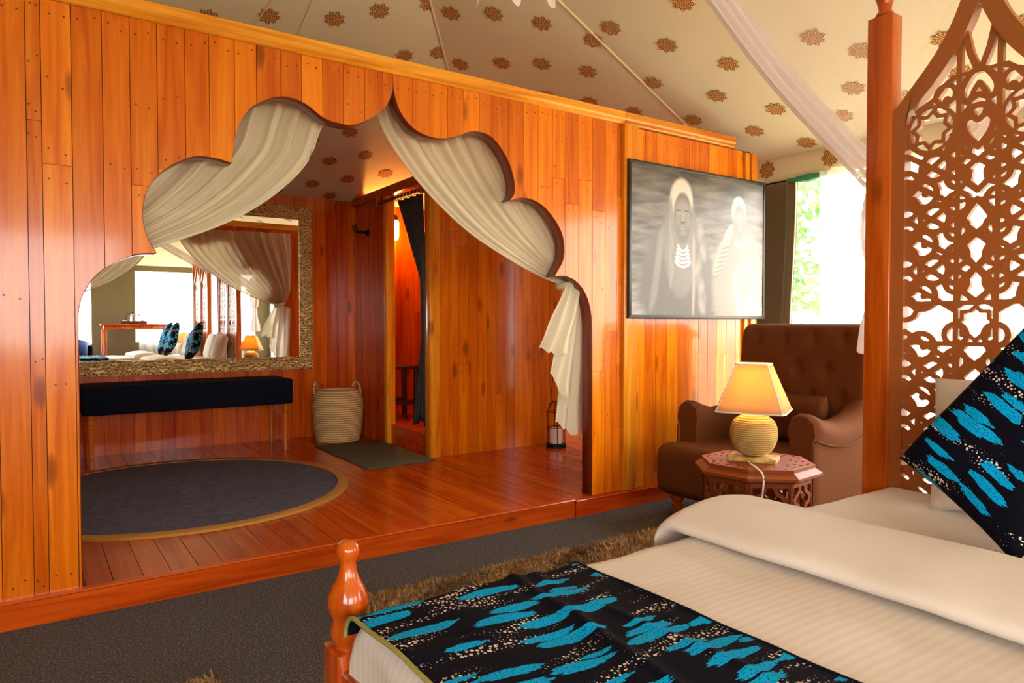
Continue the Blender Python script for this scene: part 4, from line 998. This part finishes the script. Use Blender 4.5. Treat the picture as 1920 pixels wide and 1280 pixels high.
def draped(name, x0, x1, y0, y1, zt, r, dropx, dropy, mat, wr=.003, nx=90, ny=90, wf=2.6, seed=0.0, skirt=0.0):
    """cloth over the mattress: falls at the foot (x0) and both long sides; not at x1"""
    Ly = (y1 - y0) - 2 * r + PI * r; Lx = (x1 - x0) - r + r * PI / 2
    def f(u, v):
        sx = -dropx + u * (Lx + dropx); sy = -dropy + v * (Ly + 2 * dropy)
        if dropx > 0: px, dx = edgepath(sx, x1 - x0, r, True, False)
        else: px, dx = u * (x1 - x0), 0
        py, dy = edgepath(sy, y1 - y0, r)
        x, y = x0 + px, y0 + py; w_ = wr * fbm(x * 1.4, y, wf, seed) * 2
        dn = max(dx, dy) if dx * dy == 0 else (dx + dy) * .82
        out = skirt * max(0, dn - r)
        return (x - (out + .004 * math.sin(y * 24) * (dx > r)) * (dx > r), y + (out + .006 * math.sin(x * 23 + seed)) * (1 if py > .5 else -1) * (dy > r), zt + w_ * (1 if dn < r else .2) - dn)
    uvf = lambda u, v: (-dropx + u * (Lx + dropx), -dropy + v * (Ly + 2 * dropy))
    return grid(name, f, nx, ny, mat, None, uvf)
G = 'bedding on the bed near the armchair'
bedding = []
def lay(o, label, cat): recentre(o); tag(o, label, cat); bedding.append(o); return o
mt = MB().box((.565, .15, .286), (HX - .04, 1.325, .535)).build('mattress', 'linen', None, bevel=.05, segs=5); lay(mt, 'white mattress on the bed near the armchair', 'mattress')
sh = draped('bed_sheet', 1.75, HX - .045, .125, 1.37, .548, .045, 0, .12, 'linen', .003); lay(sh, 'smooth white bed sheet under the pillows of the bed near the armchair', 'sheet')
dv = draped('duvet', .528, 1.9, .135, 1.342, .562, .055, .16, .17, 'duvet', .0045, seed=2.0); lay(dv, 'white striped duvet spread over the bed near the armchair', 'duvet')
fpf = resample(catmull([(1.56, .568), (1.475, .572), (1.447, .588), (1.462, .612), (1.54, .634), (1.66, .642), (1.78, .632), (1.87, .605), (1.915, .57), (1.925, .552)], 8), 40)
def foldf(u, v):
    i = u * 39; k = min(int(i), 38); q = i - k; x, z = fpf[k] * (1 - q) + fpf[k + 1] * q
    L = 1.32; r = .07; sy = -.12 + v * (L - 2 * r + PI * r + .24); py, dy = edgepath(sy, L, r)
    return (x + .012 * fbm(py, u, 2.2, 4.0), .085 + py, z + .006 * fbm(x, py, 3.0, 9.0) - dy * (.9 if dy < r else 1))
fo = grid('folded_sheet', foldf, 50, 110, 'linen'); lay(fo, 'thick white turned-down sheet fold across the bed near the armchair', 'sheet')
def wrinkle(x, y): return .007 * math.exp(-((x - .86 - .10 * (y - .9)) / .016) ** 2) + .006 * math.exp(-((x - .97 + .05 * (y - .9)) / .014) ** 2) * (.6 + .4 * math.sin(y * 9)) + .004 * math.exp(-((x - .75 - .3 * (y - .6)) / .02) ** 2)
bl = draped('bed_runner', .517, 1.085, .13, 1.348, .574, .055, 0, 0, 'print', .005, 120, 140, 3.2, 5.0)
c = bl.data.vertices
for v in c:
    if v.co.z > .55: v.co.z += wrinkle(v.co.x, v.co.y)
nxg, nyg = 120, 140; fe = [tuple(c[j * nxg].co) for j in range(nyg)]; he = [tuple(c[j * nxg + nxg - 1].co) for j in range(nyg)]
lay(bl, 'navy bed runner printed with turquoise strokes on the bed near the armchair', 'blanket')
hm = MB().tube(fe, .0045, 6).build('hem', 'olive_hem', bl, True); hm.location = -bl.location; tag(hm, 'olive stitched hem')
hm2 = MB().tube(he, .003, 6).build('hem', 'navy', bl, True); hm2.location = -bl.location
def put(o, loc, M3, label, cat, group=None): o.matrix_world = Matrix.Translation(loc) @ M3.to_4x4(); tag(o, label, cat, group); bedding.append(o); return o
def face(nrm, upv, roll=0.0):
    """pillow local: x right, z up, y thickness; -y faces nrm"""
    n = -Vector(nrm).normalized(); z = (Vector(upv) - n * Vector(upv).dot(n)).normalized(); x = n.cross(z) ; x = -x if False else x
    m_ = Matrix((x, n, z)).transposed(); return m_ @ Matrix.Rotation(roll, 3, 'Y')
WP = [put(pillow('pillow', .50, .44, .16, 'linen'), (2.48, .885, .775), face((-1, -.02, .28), (0, 0, 1), math.radians(-5)), 'white square pillow leaning on the carved headboard behind the print cushion', 'pillow'),
      put(pillow('pillow', .5, .44, .16, 'linen'), (2.48, .36, .775), face((-1, 0, .28), (0, 0, 1), 0), 'white pillow leaning on the far half of the carved headboard near the armchair', 'pillow')]
PC = put(pillow('print_cushion', .40, .54, .15, 'print', pinch=.05), (2.14, .745, .862), face((-1, .05, .35), (0, 0, 1), math.radians(33)), 'navy cushion with turquoise strokes standing on its corner before the white pillow', 'cushion')

# ------------------------------------------------------------------ second bed, further from the partition
DY = -2.12
bed2 = copy_tree(bed); bed2.location.y += DY; bed2['label'] = 'wooden bed with pierced arch headboard seen only in the mirror, beyond the tea lamp'
bed2['label'] = 'second wooden bed with pierced arch headboard, seen only in the mirror'
REL = {'mattress': 'white mattress of the second bed seen only in the mirror', 'bed_sheet': 'white bed sheet of the second bed seen only in the mirror', 'duvet': 'white duvet of the second bed seen only in the mirror',
       'folded_sheet': 'white turned-down sheet fold on the second bed seen only in the mirror', 'bed_runner': 'blue print bed runner across the foot of the second bed in the mirror'}
for o in list(bedding):
    if o.name.split('.')[0] in REL:
        c = copy_tree(o); c.location.y += DY; c['label'] = REL[o.name.split('.')[0]]
pgrp = 'pillows of the second bed'
for o, lb in ((WP[0], 'white pillow propped on the headboard of the second bed in the mirror'), (WP[1], 'white pillow propped on the headboard of the second bed in the mirror')):
    c = o.copy(); COL.objects.link(c); c.location.y += DY; tag(c, lb, 'pillow', pgrp)
for dy in (0, -.68):
    c = PC.copy(); COL.objects.link(c); c.location.y += DY + dy; tag(c, 'blue print cushion propped on the second bed in the mirror', 'cushion', 'print cushions of the second bed')
# second lamp and table
tb2 = copy_tree(tb); tb2.location = (2.55, -2.52, 0); tb2['label'] = 'pierced octagonal table beyond the second bed, seen only in the mirror'
lm2 = copy_tree(lm); lm2.location = (2.55, -2.52, TZ); lm2['label'] = 'lit rope lamp beyond the second bed, seen only in the mirror'
# tall tea table with tray
tt = thing('tea_table', (1.8, -3.62, 0), 'tall plain wooden table before the khaki canvas in the mirror', 'table')
box('table_top', (-.63, -.22, 1.10), (.63, .22, 1.14), 'turned', tt, .006); box('apron', (-.58, -.18, 1.03), (.58, .18, 1.10), 'turned', tt, .004)
for a in (-.56, .56):
    for b in (-.17, .17): box('leg', (a - .035, b - .035, 0), (a + .035, b + .035, 1.03), 'turned', tt, .005)
ty = thing('tray', (1.76, -3.60, 1.14), 'dark red wooden tray with tea things on the tall table', 'tray')
box('bottom', (-.24, -.15, 0), (.24, .15, .012), 'darkwood', ty, .003)
for a, b in (((-.24, -.15, .012), (.24, -.135, .06)), ((-.24, .135, .012), (.24, .15, .06)), ((-.24, -.135, .012), (-.225, .135, .06)), ((.225, -.135, .012), (.24, .135, .06))): box('rim', a, b, 'darkwood', ty, .002)
kt = thing('kettle', (1.77, -3.60, 1.152), 'steel kettle with black handle and lid on the tray', 'kettle')
MB().lathe([(.08, 0), (.082, .02), (.072, .12), (.058, .19), (.05, .2)], n=24).build('body', 'steel', kt, True)
MB().lathe([(.052, .2), (.045, .215), (.015, .225), (.012, .245), (.001, .25)], n=18).build('lid', 'black', kt, True)
MB().tube([(-.055, 0, .19), (-.12, 0, .2), (-.14, 0, .12), (-.12, 0, .03)], .011, 8).build('handle', 'black', kt, True)
MB().tube([(.055, 0, .13), (.1, 0, .17), (.12, 0, .185)], [.02, .014, .012], 8).build('spout', 'steel', kt, True)
for i, (dx, dy) in enumerate(((-.16, .05), (-.15, -.06), (.17, .02))):
    c = thing('tea_cup', (1.76 + dx, -3.60 + dy, 1.152), 'small white cup on the tray beside the kettle', 'cup', group='cups on the tray')
    o = MB().lathe([(.018, 0), (.02, .004), (.034, .05), (.037, .065), (.034, .065), (.03, .05), (.015, .01)], n=18).build('bowl', 'china', c, True); MB().tube([(.033, 0, .055), (.055, 0, .05), (.05, 0, .025), (.028, 0, .018)], .004, 6).build('handle', 'china', c, True)
def tubchair(x, y, rz, label):
    t = thing('tub_chair', (x, y, 0), label, 'chair', rz, 'blue tub chairs')
    V = []; n, m_ = 30, 14; P = resample(catmull([(.30, .15), (.30, .6), (.31, .86), (.35, .92), (.39, .86), (.39, .5), (.37, .15)], 5), m_)
    for i in range(n):
        a = -2.2 + 4.4 * i / (n - 1); dip = .78 + .22 * math.cos(a * .7)
        for r, z in P: V.append((r * math.sin(a), r * math.cos(a), .15 + (z - .15) * dip))
    mesh('shell', V, [(i * m_ + k, i * m_ + k + 1, (i + 1) * m_ + k + 1, (i + 1) * m_ + k) for i in range(n - 1) for k in range(m_ - 1)], 'blue_chair', t, True)
    o = cushion('seat', -.29, .29, -.32, .28, .24, .46, t, 'blue_chair')
    for a in (-.22, .22):
        for b in (-.22, .22): MB().lathe([(.014, 0), (.022, .2)], (a, b, 0), 10).build('leg', 'darkwood', t, True)
tubchair(.62, -3.2, 2.6, 'blue velvet tub chair beside the tall tea table in the mirror'); tubchair(-.25, -3.3, 2.9, 'blue velvet tub chair before the window in the mirror')

# ------------------------------------------------------------------ mosquito net of the near bed
K = Vector((1.15, 1.45, 2.55)); T = Vector((2.80, 1.535, 1.735))
nt_ = thing('mosquito_net', (2.8, 1.56, 0), 'white mosquito net gathered up and tied behind the headboard post near the armchair', 'mosquito net')
def band(a, b, w0, w1, sag, name, folds=3, side=Vector((0, 0, 1)), mat='net', parent=nt_, th=.02):
    d = (b - a).normalized(); s_ = d.cross(Vector((0, 1, 0))).normalized(); n_ = d.cross(s_)
    def f(u, v):
        p = a.lerp(b, v); w_ = w0 + (w1 - w0) * v; ph = u * folds * 2 * PI
        return tuple(p + s_ * (w_ * (u - .5) + .01 * math.sin(v * 8)) + n_ * (th * math.sin(ph + v * 2)) + Vector((0, 0, -sag * math.sin(v * PI))))
    return grid(name, f, 30, 40, mat, parent)
band(K, T, .10, .13, .05, 'gathered_band')
band(Vector((2.82, 1.40, 1.62)), Vector((3.35, .80, 2.52)), .12, .10, .02, 'gathered_band')
K2 = Vector((2.82, .12, 1.8))
def sheet(u, v):
    a = K.lerp(T, v); a.z -= .05 * math.sin(v * PI); b = Vector((1.2 + 2.4 * v, 1.5, 2.78)); p = a.lerp(b, u); return (p.x, p.y + .03 + .02 * math.sin(u * 7 + v * 16) * v, p.z)
grid('net_sheet', sheet, 60, 30, 'net_thin', nt_)
# knotted corner hanging from the net's hook
def corner(u, v):
    w_ = .015 + .17 * v; zz = K.z - v * (.60 + .075 * math.cos(u * 4 * PI))
    return (1.15 - .215 * v + (u - .5) * w_ * .82, 1.45 - .1 * v - (u - .5) * w_ * .56 + .012 * math.sin(u * 22) * v, zz)
grid('knotted_corner', corner, 40, 24, 'net', nt_)
MB().tube([K + Vector((0, 0, -.03)), K, Vector((1.2, 1.5, 2.86))], [.03, .02, .006], 8).build('hook_cord', 'net', nt_, True)
def bundle(prof, c, n=36, fold=9, amp=.1):
    V = []; P = resample(catmull(prof, 6), 30)
    for r, z in P:
        for k in range(n): a = 2 * PI * k / n; rr = r * (1 + amp * math.sin(fold * a + z * 6)); V.append((c[0] + rr * math.cos(a), c[1] + rr * math.sin(a), z))
    return V, [(i * n + k, i * n + (k + 1) % n, (i + 1) * n + (k + 1) % n, (i + 1) * n + k) for i in range(29) for k in range(n)]
V, Fc = bundle([(.02, 1.76), (.04, 1.71), (.045, 1.69), (.058, 1.62), (.064, 1.5), (.05, 1.42), (.03, 1.39)], (2.87, 1.535)); mesh('tied_bundle', V, Fc, 'net', nt_, True)
V, Fc = bundle([(.02, 1.40), (.03, 1.33), (.04, 1.22), (.06, 1.14), (.068, 1.04), (.06, 1.025)], (2.87, 1.54), fold=5, amp=.16); mesh('hanging_tail', V, Fc, 'net', nt_, True)
adopt(nt_)

# ------------------------------------------------------------------ shaggy rugs
def shag(x0, x1, y0, y1, label, n, seed, rz=0.0):
    t = thing('shaggy_rug', ((x0 + x1) / 2, (y0 + y1) / 2, 0), label, 'rug', rz); hx_, hy_ = (x1 - x0) / 2, (y1 - y0) / 2
    MB().box((-hx_, -hy_, .001), (hx_, hy_, .014)).build('backing', 'shag', t)
    r = np.random.default_rng(seed); px = r.uniform(-hx_, hx_, n); py = r.uniform(-hy_, hy_, n)
    an = 2 * PI * (np.sin(px * 9 + 2 * np.sin(py * 7)) * .35 + r.uniform(0, 1, n) * .6); ln_ = r.uniform(.025, .05, n); lean = r.uniform(.3, 1.1, n)
    d = np.stack([np.cos(an) * np.sin(lean), np.sin(an) * np.sin(lean), np.cos(lean)], 1) * ln_[:, None]; sd = np.stack([-np.sin(an), np.cos(an), 0 * an], 1) * .0028
    b = np.stack([px, py, np.full(n, .012)], 1); V = np.stack([b - sd, b + sd, b + d * .6 + sd * .8, b + d * .6 - sd * .8, b + d * 1.0 + np.array([0, 0, -.004])], 1).reshape(-1, 3)
    i = np.arange(n) * 5; me = bpy.data.meshes.new('pile')
    q = np.concatenate([np.stack([i, i + 1, i + 2], 1), np.stack([i, i + 2, i + 3], 1), np.stack([i + 3, i + 2, i + 4], 1)]); me.from_pydata(V.tolist(), [], q.tolist()); me.materials.append(M['shag'])
    o = link(bpy.data.objects.new('pile', me), t); tag(o, kind='stuff')
shag(1.02, 3.0, 1.62, 2.70, 'golden brown shaggy rug on the carpet between the bed and the partition', 60000, 1)
shag(-1.2, .47, 1.62, 2.37, 'golden brown shaggy rug on the carpet past the foot post of the bed', 34000, 2)
